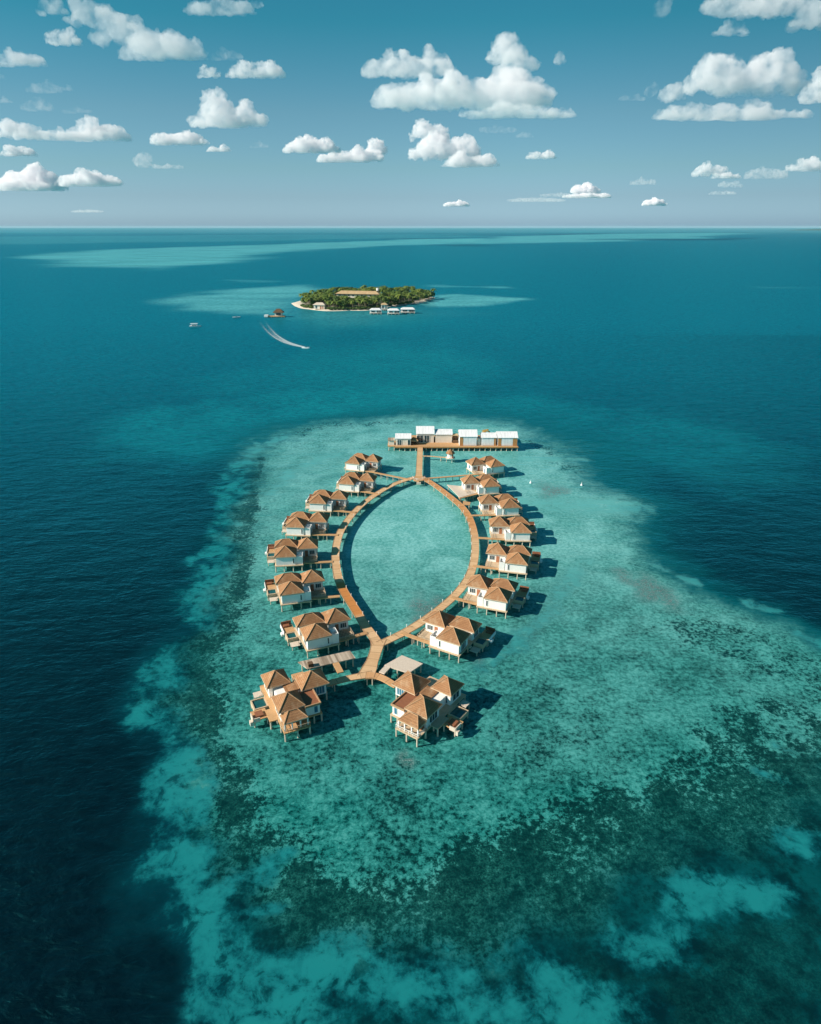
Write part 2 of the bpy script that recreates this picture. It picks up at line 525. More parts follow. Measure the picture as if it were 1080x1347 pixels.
# ------------------------------------------------------------------ the two large villas at the front
def front_villa(label, ax, ay, rot, m):
    root = thing('large_water_villa', label, 'villa', (ax, ay, 0), rot)
    d = MB(m)
    d.box(-2.9, 2.9, -6.3, 3.0, 1.95, 2.2)
    d.box(2.9, 6.5, -3.4, 3.0, 1.96, 2.205)
    d.box(3.6, 9.9, 3.0, 8.3, 1.95, 2.2)
    d.box(-3.4, 3.6, 3.0, 12.0, 1.96, 2.205)
    d.box(4.4, 7.3, 8.3, 13.0, 1.94, 2.19)
    d.box(-4.6, -2.9, -1.2, 3.0, 1.94, 2.19)
    d.build('deck', M['fascia'] if m < 0 else M['deckwood'], root)
    for x, y in ((-2.7, -6.1), (0, -6.1), (2.7, -6.1), (-2.7, -3), (2.7, -3.4), (4.6, -3.2), (6.3, -3.2), (6.3, 0), (6.3, 2.8), (9.7, 3.2), (9.7, 5.8), (9.7, 8.1),
                 (-3.2, 3.2), (-3.2, 8), (-3.2, 11.8), (0, 11.8), (3.4, 11.8), (4.6, 12.8), (7.1, 12.8), (-4.4, -1), (-2.7, 0), (0, 0), (3.4, 5)):
        pile(root, m * x, y, 1.96, .2)
    MB(m).box(-2.4, 2.4, -2.4, 2.4, 2.2, 5.3).build('wall', M['wall'], root)
    MB(m).box(4.4, 9.6, 2.75, 7.7, 2.2, 5.3).build('wall', M['wall'], root)
    MB(m).box(-2.5, 2.0, 6.7, 11.2, 2.205, 5.3).build('wall', M['wall'], root)
    MB(m).box(-1.4, 1.8, 2.41, 6.69, 2.2, 4.4).box(2.02, 4.39, 3.4, 7.0, 2.2, 4.5).build('wall', M['wall'], root)
    roof_part(root, m, -2.9, 2.95, -2.9, 2.9, 5.2, (0, 0, 0, 0), 7.5)
    roof_part(root, m, 3.8, 10.2, 2.1, 8.2, 5.2, (7.0, 7.0, 5.15, 5.15), 7.55)
    roof_part(root, m, -2.95, 2.45, 6.3, 11.7, 5.2, (-.25, -.25, 9.0, 9.0), 7.4)
    roof_part(root, m, -2.6, 2.6, -5.7, -2.6, 4.2, (-1.0, 1.0, -3.5, -3.5), 5.35)
    # lean-to over the link between the back pavilions
    l = MB(m)
    l.add([(.6, 3.3, 4.5), (4.4, 3.3, 5.0), (4.4, 6.6, 5.0), (.6, 6.6, 4.5), (.6, 3.3, 4.65), (4.4, 3.3, 5.15), (4.4, 6.6, 5.15), (.6, 6.6, 4.65)],
          [(3, 2, 1, 0), (4, 5, 6, 7), (0, 1, 5, 4), (1, 2, 6, 5), (2, 3, 7, 6), (3, 0, 4, 7)])
    l.build('roof', M['roof'], root)
    # bath block with a flat brown roof behind a rim
    MB(m).box(2.95, 6.1, -3.0, 2.4, 2.21, 4.55).build('bath_block', M['wall'], root)
    MB(m).box(2.8, 6.3, -3.2, 2.6, 4.55, 4.72).build('roof_terrace', M['redwood'], root)
    r = MB(m)
    r.box(2.75, 6.38, -3.3, -3.05, 4.5, 5.0).box(6.13, 6.38, -3.05, 2.6, 4.5, 5.0)
    r.build('parapet', M['cap'], root)
    # porch posts and railing
    for x in (-2.5, -.9, .9, 2.5):
        MB(m).box(x - .13, x + .13, -5.7, -5.44, 2.2, 4.2).build('porch_post', M['wall'], root)
    MB(m).box(-2.0, 2.0, -3.6, -2.7, 2.2, 3.0).build('bench', M['redwood'], root)
    railing(root, m, [(-2.8, -1.4), (-2.8, -6.2), (2.8, -6.2), (2.8, -3.5)], 2.2, mat='wall' if m < 0 else 'fascia')
    window(root, m, 'u', 7.9, 2.75, 2.6, 2.5, 4.5, 4, -1, 'blueglass')
    window(root, m, 'u', 5.2, -3.0, .9, 2.5, 4.3, 1, -1, 'blueglass')
    window(root, m, 'v', -.4, 6.1, 2.4, 2.5, 4.2, 3, 1, 'blueglass')
    window(root, m, 'u', -.2, 6.7, 3.2, 2.4, 4.5, 4)
    window(root, m, 'v', .2, -2.4, 3.0, 2.4, 4.5, 3, -1)
    window(root, m, 'v', 9.0, -2.5, 2.6, 2.6, 4.4, 2, -1)
    window(root, m, 'v', 5.4, 9.6, 2.6, 2.5, 4.4, 3, 1, 'blueglass')
    MB(m).box(5.0, 5.9, 2.66, 2.748, 2.22, 4.3).build('door', M['door'], root)
    plunge_pool(root, m, -6.6, -3.4, 4.3, 7.9)
    MB(m).box(-7.6, -4.3, .9, 4.2, 1.7, 1.9).build('sun_deck', M['deckwood'], root)
    for x, y in ((-7.4, 1.1), (-7.4, 4.0), (-4.6, 1.1)):
        pile(root, m * x, y, 1.71)
    b = MB(m)
    b.box(-7.8, -7.61, .8, 2.9, 1.5, 2.6).box(-8.4, -7.81, .6, 1.6, .9, 1.9).box(-7.6, -6.2, .68, .89, 1.5, 2.5)
    b.build('parapet', M['palewood'], root)
    MB(m).box(-6.9, -5.2, 1.5, 3.3, 1.9, 2.35).build('bench', M['redwood'], root)
    b = MB(m)
    b.box(-5.4, -3.5, 8.6, 10.6, 1.7, 1.85).bar((-3.4, 9, 2.2), (-4.5, 8.7, 1.9), .06, 4)
    b.build('swim_platform', M['palewood'], root)
    for x, y in ((-5.2, 8.8), (-5.2, 10.4)):
        pile(root, m * x, y, 1.71, .11)
    return root


front_villa('large villa with four brown roofs and a flat brown terrace, front left', -26.5, 120.6, R(26), 1)
front_villa('large villa with four brown roofs and white porch, front right beside the pale square deck', 2.8, 118.9, R(-36), -1)


# ------------------------------------------------------------------ the boardwalk
def spline(pts, n=8):
    P = [Vector(p) for p in pts]
    P = [P[0] * 2 - P[1]] + P + [P[-1] * 2 - P[-2]]
    out = []
    for i in range(1, len(P) - 2):
        for k in range(n):
            t = k / n
            a, b, c, d = P[i - 1], P[i], P[i + 1], P[i + 2]
            out.append(.5 * (2 * b + (c - a) * t + (2 * a - 5 * b + 4 * c - d) * t * t + (3 * b - a - 3 * c + d) * t ** 3))
    out.append(P[-2])
    return out


class Walk:
    def __init__(self):
        self.v, self.f, self.al, self.tone = [], [], [], []
        self.lines = []

    def run(self, pts, widths, z, tone=None, smooth=8):
        pts = spline(pts, smooth)
        n = len(pts)
        s = 0
        base = len(self.v)
        left, right = [], []
        for i, p in enumerate(pts):
            a, b = pts[max(0, i - 1)], pts[min(n - 1, i + 1)]
            d = (b - a).normalized()
            nr = Vector((-d.y, d.x))
            if i:
                s += (p - pts[i - 1]).length
            t = i / (n - 1)
            if isinstance(widths, (int, float)):
                w = widths
            else:
                q = t * (len(widths) - 1)
                k = min(int(q), len(widths) - 2)
                w = widths[k] + (widths[k + 1] - widths[k]) * (q - k)
            l, r = p + nr * w / 2, p - nr * w / 2
            left.append(l)
            right.append(r)
            for (x, y), zz in ((l, z), (r, z), (l, z - .24), (r, z - .24)):
                self.v.append((x, y, zz))
                self.al.append(s)
                self.tone.append(tone(p) if tone else 0.0)
        for i in range(n - 1):
            o = base + i * 4
            q = o + 4
            self.f += [(o, o + 1, q + 1, q), (o + 2, q + 2, q + 3, o + 3), (o, q, q + 2, o + 2), (o + 1, o + 3, q + 3, q + 1)]
        e = base + (n - 1) * 4
        self.f += [(base, base + 2, base + 3, base + 1), (e, e + 1, e + 3, e + 2)]
        self.lines.append((pts, left, right))
        return pts, left, right


LA = [(-8.3, 147.4), (-9.6, 150.6), (-11.9, 155.5), (-14.4, 162.0), (-17.1, 168.7), (-19.6, 175.0), (-21.8, 182.6), (-23.3, 190.8), (-24.4, 199.6),
      (-24.7, 211.0), (-23.8, 220.8), (-21.5, 232.0), (-17.9, 243.2), (-13.0, 254.0), (-7.4, 263.2), (-1.6, 269.6), (2.2, 272.4)]
RA = [(-8.0, 147.2), (-5.4, 149.3), (-.8, 153.6), (4.2, 159.4), (9.4, 166.6), (13.9, 174.3), (17.8, 183.8), (20.5, 196.2), (21.9, 211.6), (21.7, 226.0),
      (19.8, 238.1), (15.8, 249.3), (11.2, 260.3), (6.9, 269.0), (4.6, 272.4)]
walk = thing('boardwalk', 'orange timber boardwalk ring on piles linking all the villas', 'boardwalk', (0, 0, 0))
W = Walk()


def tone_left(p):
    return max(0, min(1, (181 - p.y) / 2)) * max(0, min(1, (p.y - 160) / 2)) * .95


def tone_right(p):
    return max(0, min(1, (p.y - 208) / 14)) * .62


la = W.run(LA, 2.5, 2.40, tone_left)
ra = W.run(RA, 2.5, 2.404, tone_right)
W.run([(-8.3, 149.4), (-8.5, 146.0), (-9.1, 141.5), (-9.8, 137.6), (-10.6, 133.6)], (4.2, 3.2, 2.9, 2.9, 3.6, 4.0), 2.408)
W.run([(-8.9, 134.6), (-11.6, 133.9), (-15.2, 132.8), (-18.7, 131.2), (-19.6, 130.7)], (2.6, 2.1, 1.9, 1.9), 2.412)
W.run([(-10.6, 134.2), (-8.3, 134.0), (-6.3, 132.9), (-4.2, 131.0), (-3.2, 130.2)], (2.6, 2.0, 1.8, 1.8), 2.416, lambda p: .35)
stem = W.run([(3.4, 269.5), (3.6, 276.5), (4.1, 295), (4.6, 315.2)], (4.2, 2.7, 2.6, 2.6), 2.42)
W.run([(4.4, 301.8), (10, 301.2), (16.6, 299.4)], .9, 2.39)
me = bpy.data.meshes.new('deck')
me.from_pydata(W.v, [], W.f)
me.materials.append(M['walk'])
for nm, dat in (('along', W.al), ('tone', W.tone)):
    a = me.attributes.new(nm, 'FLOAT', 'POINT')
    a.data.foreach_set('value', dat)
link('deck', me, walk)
# pale edge boards
eb = MB()
for pts, left, right in W.lines[:4] + [stem]:
    for side in (left, right):
        for p, q in zip(side, side[1:]):
            eb.bar((p.x, p.y, 2.40), (q.x, q.y, 2.40), .09, 4)
eb.build('edge_board', M['cap'], walk)
walk.location.z = -.35
np_ = 0
for pts, left, right in W.lines:
    dist, nxt = 0, 1.5
    for i in range(1, len(pts)):
        dist += (pts[i] - pts[i - 1]).length
        if dist >= nxt and np_ < 98:
            for e in (left[i], right[i]):
                c = pts[i].lerp(e, .88)
                pile(walk, c.x, c.y, 2.17, .14)
                np_ += 1
            nxt = dist + 7.5
# low lamp bollards on the inside of the ring
lp = MB().bar((0, 0, 0), (0, 0, .7), .06, 6).bar((0, 0, .7), (0, 0, .95), .1, 6).mesh('bollard', M['wall'])
for pts, left, right in (la, ra):
    side = right if pts is la[0] else left
    dist, nxt = 0, 4
    for i in range(1, len(pts)):
        dist += (pts[i] - pts[i - 1]).length
        if dist > nxt:
            c = pts[i].lerp(side[i], .9)
            link('bollard', lp, walk, (c.x, c.y, 2.4))
            nxt = dist + 5
# the look-out at the upper junction
MB().prism([(.6, 271.6), (1.4, 268.6), (3.4, 267.2), (5.4, 268.6), (6.3, 271.6), (4.8, 274.2), (2.2, 274.2)], 2.16, 2.428).build('lookout_deck', M['deckwood'], walk)
MB().box(2.5, 4.3, 266.6, 267.4, 1.2, 2.0).build('landing_step', M['palewood'], walk)
railing(walk, 1, [(.8, 271.2), (1.5, 268.8), (3.4, 267.4), (5.3, 268.8), (6.1, 271.2)], 2.43, mat='wall')


# ------------------------------------------------------------------ jetties beside the lower fork
def platform(name, label, cat, corners, z, mat, piles, rim=None):
    cx = sum(p[0] for p in corners) / 4
    cy = sum(p[1] for p in corners) / 4
    ang = math.atan2(corners[1][1] - corners[0][1], corners[1][0] - corners[0][0])
    root = thing(name, label, cat, (cx, cy, 0), ang)
    c, s = math.cos(ang), math.sin(ang)
    loc = [((x - cx) * c + (y - cy) * s, -(x - cx) * s + (y - cy) * c) for x, y in corners]
    MB().prism(loc, z - .25, z).build('deck', M[mat], root)
    for fx, fy in piles:
        a = [loc[0][i] + (loc[1][i] - loc[0][i]) * fx for i in (0, 1)]
        b = [loc[3][i] + (loc[2][i] - loc[3][i]) * fx for i in (0, 1)]
        pile(root, a[0] + (b[0] - a[0]) * fy, a[1] + (b[1] - a[1]) * fy, z - .24, .17)
    return root, loc


k = at
gc = [at(340 + x / 7.714, 740 + y / 7.714, 2.5) for x, y in ((500, 1078), (985, 968), (928, 893), (400, 1008))]
gr, gl = platform('slatted_jetty', 'long grey weathered slatted jetty deck left of the lower fork', 'jetty', gc, 2.5, 'greywood',
                  [(f, g) for f in (.06, .3, .55, .8, .95) for g in (.08, .92)])
MB().box(gl[0][0] + .3, gl[0][0] + 1.5, gl[0][1] + .3, gl[0][1] + 1.5, 2.504, 3.4).build('cabinet', M['darkwood'], gr)
b = MB()
lx = gl[1][0] * .22
b.box(lx - .75, lx + .75, gl[0][1] - 4.2, gl[0][1] + .1, 2.2, 2.46)
b.build('gangway', M['deckwood'], gr)
pc = [(-6.3, 137.5), (-.4, 134.3), (3.0, 138.1), (-2.1, 141.6)]
pr, pl = platform('square_jetty', 'pale square jetty deck right of the lower fork', 'jetty', pc, 2.55, 'palewood',
                  [(f, g) for f in (.06, .5, .94) for g in (.06, .5, .94)])
MB().box(pl[0][0] + .2, pl[0][0] + 1.7, pl[0][1] - 2.9, pl[0][1] + .05, 2.25, 2.5).build('gangway', M['palewood'], pr)
tp = [at(x, y, 2.3) for x, y in ((605, 654.5), (627, 648), (613, 640), (588, 637.5))]
platform('pale_terrace', 'wide pale sandy terrace between the right arc and the second villa from the top', 'terrace', tp, 2.3, 'palewood',
         [(f, g) for f in (.05, .35, .65, .95) for g in (.05, .95)])
tp = [at(x, y, 2.3) for x, y in ((609, 663.5), (618, 664), (619, 660.5), (609, 659))]
platform('boat_landing', 'short timber stub landing on the outside of the right arc', 'landing', tp, 2.3, 'deckwood', [(.9, .1), (.9, .9)])


# ------------------------------------------------------------------ the restaurant pier at the top
pier = thing('pier_deck', 'long timber pier deck on dark piles carrying the white pavilions', 'pier', (20, 323, 0))
MB().box(-31, -27.4, -7, 2, 1.95, 2.3).box(-27.4, 31.8, -8, 12, 1.9, 2.25).build('deck', M['deckwood'], pier)
MB().box(-27.5, 31.9, -8.12, -8.0, 1.7, 2.3).build('fascia', M['orange'], pier)
for kx in range(25):
    pile(pier, -30.4 + kx * 2.58, -7.6 if kx > 1 else -6.7, 1.92, .2)
for kx in range(13):
    pile(pier, -30 + kx * 5.1, -2, 1.92, .2)
    if kx > 0:
        pile(pier, -30 + kx * 5.1, 11.5, 1.92, .2)


def gable(label, x0, x1, y0, y1, ze, zr, ridge_y, wall='cream', feats=(), roofm='whiteroof', base=2.25):
    """a pavilion with a roof ridge along the pier; feats: ('panel'|'opening', x0, x1, z0, z1)"""
    cx, cy = (x0 + x1) / 2, (y0 + y1) / 2
    root = thing('pavilion', label, 'pavilion', (cx, cy, 0), 0, 'white pavilions on the pier')
    x0, x1, y0, y1, ry = x0 - cx, x1 - cx, y0 - cy, y1 - cy, ridge_y - cy
    b = MB()
    pr = [(y0 + .35, base), (y1 - .35, base), (y1 - .35, ze), (ry, zr - .25), (y0 + .35, ze)]
    vs = [(x0 + .3, y, z) for y, z in pr] + [(x1 - .3, y, z) for y, z in pr]
    b.add(vs, [(4, 3, 2, 1, 0), (5, 6, 7, 8, 9)] + [(i, (i + 1) % 5, (i + 1) % 5 + 5, i + 5) for i in range(5)])
    b.build('wall', M[wall], root)
    r = MB()
    pr = [(y0, ze + .02), (ry, zr), (y1, ze + .02), (y1, ze + .2), (ry, zr + .2), (y0, ze + .2)]
    vs = [(x0, y, z) for y, z in pr] + [(x1, y, z) for y, z in pr]
    r.add(vs, [(0, 1, 4, 5), (1, 2, 3, 4), (11, 10, 7, 6), (10, 9, 8, 7)] + [(i, i + 6, (i + 1) % 6 + 6, (i + 1) % 6) for i in range(6)])
    r.build('roof', M[roofm], root)
    yw = y0 + .35
    for kind, a, c, z0, z1 in feats:
        a, c = a - cx, c - cx
        if kind == 'opening':
            f = MB()
            n = max(1, round((c - a) / 1.3))
            for q in range(n + 1):
                xx = a + (c - a) * q / n
                f.box(xx - .07, xx + .07, yw - .12, yw - .002, z0, z1)
            f.box(a - .07, c + .07, yw - .121, yw - .003, z1, z1 + .14)
            w = f.build('window', M['wall'], root)
            MB().box(a, c, yw - .05, yw - .004, z0, z1).build('pane', M['glass'], w)
        elif kind == 'panel':
            MB().box(a, c, yw - .09, yw - .002, z0, z1).build('timber_panel', M['orange'], root)
        else:
            MB().box(a, c, yw - .09, yw - .002, z0, z1).build('white_panel', M['whiteroof'], root)
    return root


gable('small white pavilion at the left part of the pier, dark openings under its eave', -7.4, .4, 317, 323.4, 5.6, 7.3, 320.2, 'cream',
      [('opening', -6.4, -4.4, 2.5, 5.0), ('opening', -1.4, .0, 2.5, 5.0)])
gable('tallest white pavilion facing the end of the boardwalk stem', 2.7, 11.7, 321.6, 330, 6.6, 9.3, 326, 'cream',
      [('opening', 3.2, 6.2, 2.5, 5.9), ('opening', 6.8, 9.2, 2.5, 5.9)])
gable('wide cream pavilion with blank front wall right of the tallest one', 11.9, 20.6, 321.6, 329.6, 6.3, 7.8, 326, 'cream', [])
gable('white pavilion with steep roof in the middle of the pier, right of the dark gap', 23.3, 32.3, 316.4, 324.6, 6.7, 9.1, 320.6, 'whiteroof',
      [('panel', 23.8, 25.4, 2.3, 6.5), ('white', 25.6, 31.8, 2.5, 6.3)])
gable('low white pavilion with timber panel, second from the right end of the pier', 34.0, 41.6, 316.6, 324.4, 6.1, 7.6, 320.5, 'whiteroof',
      [('white', 34.6, 40.2, 2.5, 5.8), ('panel', 40.3, 41.2, 2.3, 6.0)])
gable('white pavilion with two orange timber panels at the right end of the pier', 41.8, 51.8, 316.2, 325.6, 6.2, 8.1, 320.8, 'whiteroof',
      [('panel', 42.2, 43.8, 2.3, 6.0), ('white', 44.0, 49.2, 2.5, 5.9), ('panel', 49.4, 51.4, 2.3, 6.0)])
gable('low grey shelter at the left tip of the pier', -10.9, -7.6, 317.2, 322, 4.6, 5.2, 319.6, 'cream', [], 'greywood', 2.31)
o = thing('link_roof', 'low timber screen wall joining the pavilions on the pier', 'screen', (33.1, 319, 0))
MB().box(-.75, .75, -1.6, -1.4, 2.26, 5.6).build('panel', M['cream'], o)
MB().box(-.7, .7, -1.2, 3, 5.4, 5.55).build('canopy', M['palewood'], o)
o = thing('sun_canopy', 'brown thatched shelter on the deck between the first two pavilions', 'shelter', (1.5, 319.6, 0))
roof_part(o, 1, -2.2, 2.2, -1.6, 1.6, 4.4, (-.2, .2, 0, 0), 5.6)
for x, y in ((-1.9, -1.3), (1.9, -1.3), (-1.9, 1.3), (1.9, 1.3)):
    MB().box(x - .1, x + .1, y - .1, y + .1, 2.26, 4.3).build('post', M['darkwood'], o)
MB().box(-1.5, 1.5, .9, 1.0, 2.26, 3.9).build('screen', M['darkwood'], o)
o = thing('bar_pavilion', 'dark open bar standing in the gap between cream and steep-roofed pavilions', 'bar', (21.9, 322, 0))
MB().box(-1.2, 1.2, -.8, 2, 2.26, 3.4).build('counter', M['darkwood'], o)
MB().box(-1.25, 1.25, 1.2, 2.1, 3.4, 6.0).build('back_wall', M['darkwood'], o)
MB().box(-1.3, 1.3, -1, 2.3, 6.0, 6.2).build('canopy', M['sandstone'], o)
o = thing('deck_palm', 'short yellowish palm behind the low white pavilion on the pier', 'palm', (37.2, 327.5, 2.25))
pt = MB().bar((0, 0, 0), (.2, .1, 4.6), .16, 6).build('trunk', M['trunk'], o)
DECKPALM = o
# small round hut on the side walk
hut = thing('round_hut', 'small round hut with brown conical roof beside the boardwalk stem', 'hut', (18.3, 299.2, 0))
ring = [(math.cos(i * math.pi / 4 + .39), math.sin(i * math.pi / 4 + .39)) for i in range(8)]
MB().prism([(2.3 * x, 2.3 * y) for x, y in ring], 1.9, 2.2).build('deck', M['palewood'], hut)
MB().prism([(1.45 * x, 1.45 * y) for x, y in ring], 2.2, 4.3).build('wall', M['wall'], hut)
b = MB()
vs = [(2.15 * x, 2.15 * y, 4.1) for x, y in ring] + [(2.15 * x, 2.15 * y, 4.3) for x, y in ring] + [(0, 0, 6.3)]
b.add(vs, [tuple(range(8))[::-1]] + [(i, (i + 1) % 8, (i + 1) % 8 + 8, i + 8) for i in range(8)] + [(i + 8, (i + 1) % 8 + 8, 16) for i in range(8)])
b.build('roof', M['roof'], hut)
MB().box(.55, 1.2, -1.52, -1.3, 2.25, 3.9).build('door', M['door'], hut)
for x, y in ring[::2]:
    pile(hut, 1.9 * x, 1.9 * y, 1.92, .14)

exec_island = True


# ------------------------------------------------------------------ noise for the sea bed and clouds
def vnoise(x, y, seed=0):
    xi, yi = np.floor(x).astype(np.int64), np.floor(y).astype(np.int64)
    fx, fy = x - xi, y - yi
    fx, fy = fx * fx * (3 - 2 * fx), fy * fy * (3 - 2 * fy)

    def h(a, b):
        n = (a * 374761393 + b * 668265263 + seed * 974711) & 0xffffffff
        n = ((n ^ (n >> 13)) * 1274126177) & 0xffffffff
        return ((n ^ (n >> 16)) & 0xffff) / 65535.0
    return (h(xi, yi) * (1 - fx) + h(xi + 1, yi) * fx) * (1 - fy) + (h(xi, yi + 1) * (1 - fx) + h(xi + 1, yi + 1) * fx) * fy


def fbm(x, y, oct=4, seed=0):
    s, a, t = 0, 1, 0
    for i in range(oct):
        s = s + a * vnoise(x, y, seed + i * 17)
        t += a
        a *= .55
        x, y = x * 2.03 + 3.1, y * 2.03 + 7.7
    return s / t - .5


def seg_dist(X, Y, pts):
    """distance to a polyline and the interpolated third value (radius) at the nearest place"""
    best = np.full(X.shape, 1e9)
    rad = np.zeros(X.shape)
    for (xa, ya, ra), (xb, yb, rb) in zip(pts, pts[1:]):
        dx, dy = xb - xa, yb - ya
        L = dx * dx + dy * dy + 1e-9
        t = np.clip(((X - xa) * dx + (Y - ya) * dy) / L, 0, 1)
        d = np.hypot(X - xa - t * dx, Y - ya - t * dy)
        k = d < best
        best = np.where(k, d, best)
        rad = np.where(k, ra + (rb - ra) * t, rad)
    return best, rad


def poly_sdf(X, Y, poly):
    ins = np.zeros(X.shape, bool)
    n = len(poly)
    for i in range(n):
        (xa, ya), (xb, yb) = poly[i], poly[(i + 1) % n]
        c = ((ya > Y) != (yb > Y)) & (X < (xb - xa) * (Y - ya) / (yb - ya + 1e-12) + xa)
        ins ^= c
    d, _ = seg_dist(X, Y, [(x, y, 0) for x, y in poly + poly[:1]])
    return np.where(ins, -d, d)


def sstep(a, b, v):
    t = np.clip((v - a) / (b - a), 0, 1)
    return t * t * (3 - 2 * t)


def ground(pts):
    return [at(x, y) + (r,) for x, y, r in pts]


REEF = [at(x, y) for x, y in ((380, 562), (440, 552), (520, 545), (600, 543), (680, 552), (730, 570), (770, 595), (805, 632), (822, 650), (855, 664), (846, 686), (880, 735),
        (930, 770), (1000, 800), (1060, 835), (1130, 872), (1230, 930), (1400, 1060), (1500, 1400), (1300, 1560), (700, 1560), (330, 1460), (250, 1347),
        (225, 1250), (215, 1150), (212, 1080), (200, 1000), (185, 940), (205, 885), (245, 820), (262, 770), (268, 710), (280, 650), (308, 603), (345, 576))]
BAND = ground([(372, 572, 3), (340, 590, 4), (312, 612, 6), (291, 650, 7), (284, 700, 7), (280, 735, 6.5), (262, 795, 6), (238, 850, 6), (208, 900, 5), (196, 935, 5), (215, 985, 4.5),
               (235, 1060, 5.5), (250, 1130, 5), (262, 1190, 5), (262, 1250, 5), (300, 1300, 6), (350, 1340, 6), (420, 1400, 6)])
SANDS = [ground(q) for q in (
    [(560, 603, 2), (640, 604, 3.5), (760, 603, 2.5), (782, 606, 1)],
    [(680, 662, 6), (760, 664, 8), (840, 668, 6)], [(870, 744, 2.5), (915, 765, 2.5)], [(985, 790, 2.5), (1022, 805, 2)], [(1048, 833, 2), (1085, 848, 3)],
    [(995, 1018, 1.6), (1030, 1030, 1.4)], [(1018, 978, 1.2), (1040, 990, 1)], [(290, 1180, 3), (330, 1145, 3.5), (372, 1128, 1.2)],
    [(320, 1200, 1.5), (365, 1190, 1.2)], [(370, 1320, 6), (440, 1290, 6), (530, 1300, 7), (620, 1320, 7), (720, 1300, 5)],
    [(690, 1270, 3), (740, 1290, 3)], [(820, 1255, 3.5), (900, 1240, 4)], [(905, 1190, 4), (960, 1180, 4.5), (1040, 1185, 3)], [(1030, 1105, 3), (1080, 1120, 4)],
    [(760, 1340, 4), (850, 1330, 3)], [(640, 880, 3), (720, 800, 4), (770, 740, 4)],
    [(330, 578, 3), (362, 588, 2)], [(440, 598, 4), (380, 620, 5), (352, 650, 4)])]
CORAL = [ground(q) for q in (
    [(345, 600, 2.5), (328, 640, 4), (320, 700, 5), (310, 740, 6), (288, 800, 7), (272, 845, 7), (262, 905, 6), (250, 965, 6), (262, 1010, 6), (288, 1065, 7), (285, 1110, 7),
     (340, 1160, 8), (380, 1190, 9), (440, 1215, 9), (520, 1230, 9), (600, 1215, 9), (700, 1170, 9), (800, 1115, 10), (900, 1075, 10), (1000, 1050, 11), (1080, 990, 12)],
    [(330, 1250, 5), (420, 1250, 4)], [(780, 1310, 6), (900, 1300, 8), (1050, 1240, 9)], [(1080, 1050, 8), (1100, 950, 10)],
    [(380, 575, 5), (430, 560, 6), (520, 556, 5)], [(700, 580, 5), (760, 620, 5)], [(900, 830, 10), (1000, 860, 12), (1080, 900, 14)])]
FLAT = [at(x, y) for x, y in ((380, 575), (345, 600), (325, 650), (318, 700), (303, 760), (283, 812), (262, 880), (246, 960), (258, 1015), (280, 1090), (325, 1165), (395, 1228),
        (480, 1252), (600, 1240), (700, 1196), (800, 1136), (900, 1096), (1000, 1066), (1090, 1000), (1250, 930), (1250, 850), (1060, 820), (930, 762), (880, 720), (850, 670), (770, 585), (680, 545), (520, 540), (420, 548))]
CLOAK = ground([(560, 560, 4), (700, 640, 5), (750, 700, 7)])


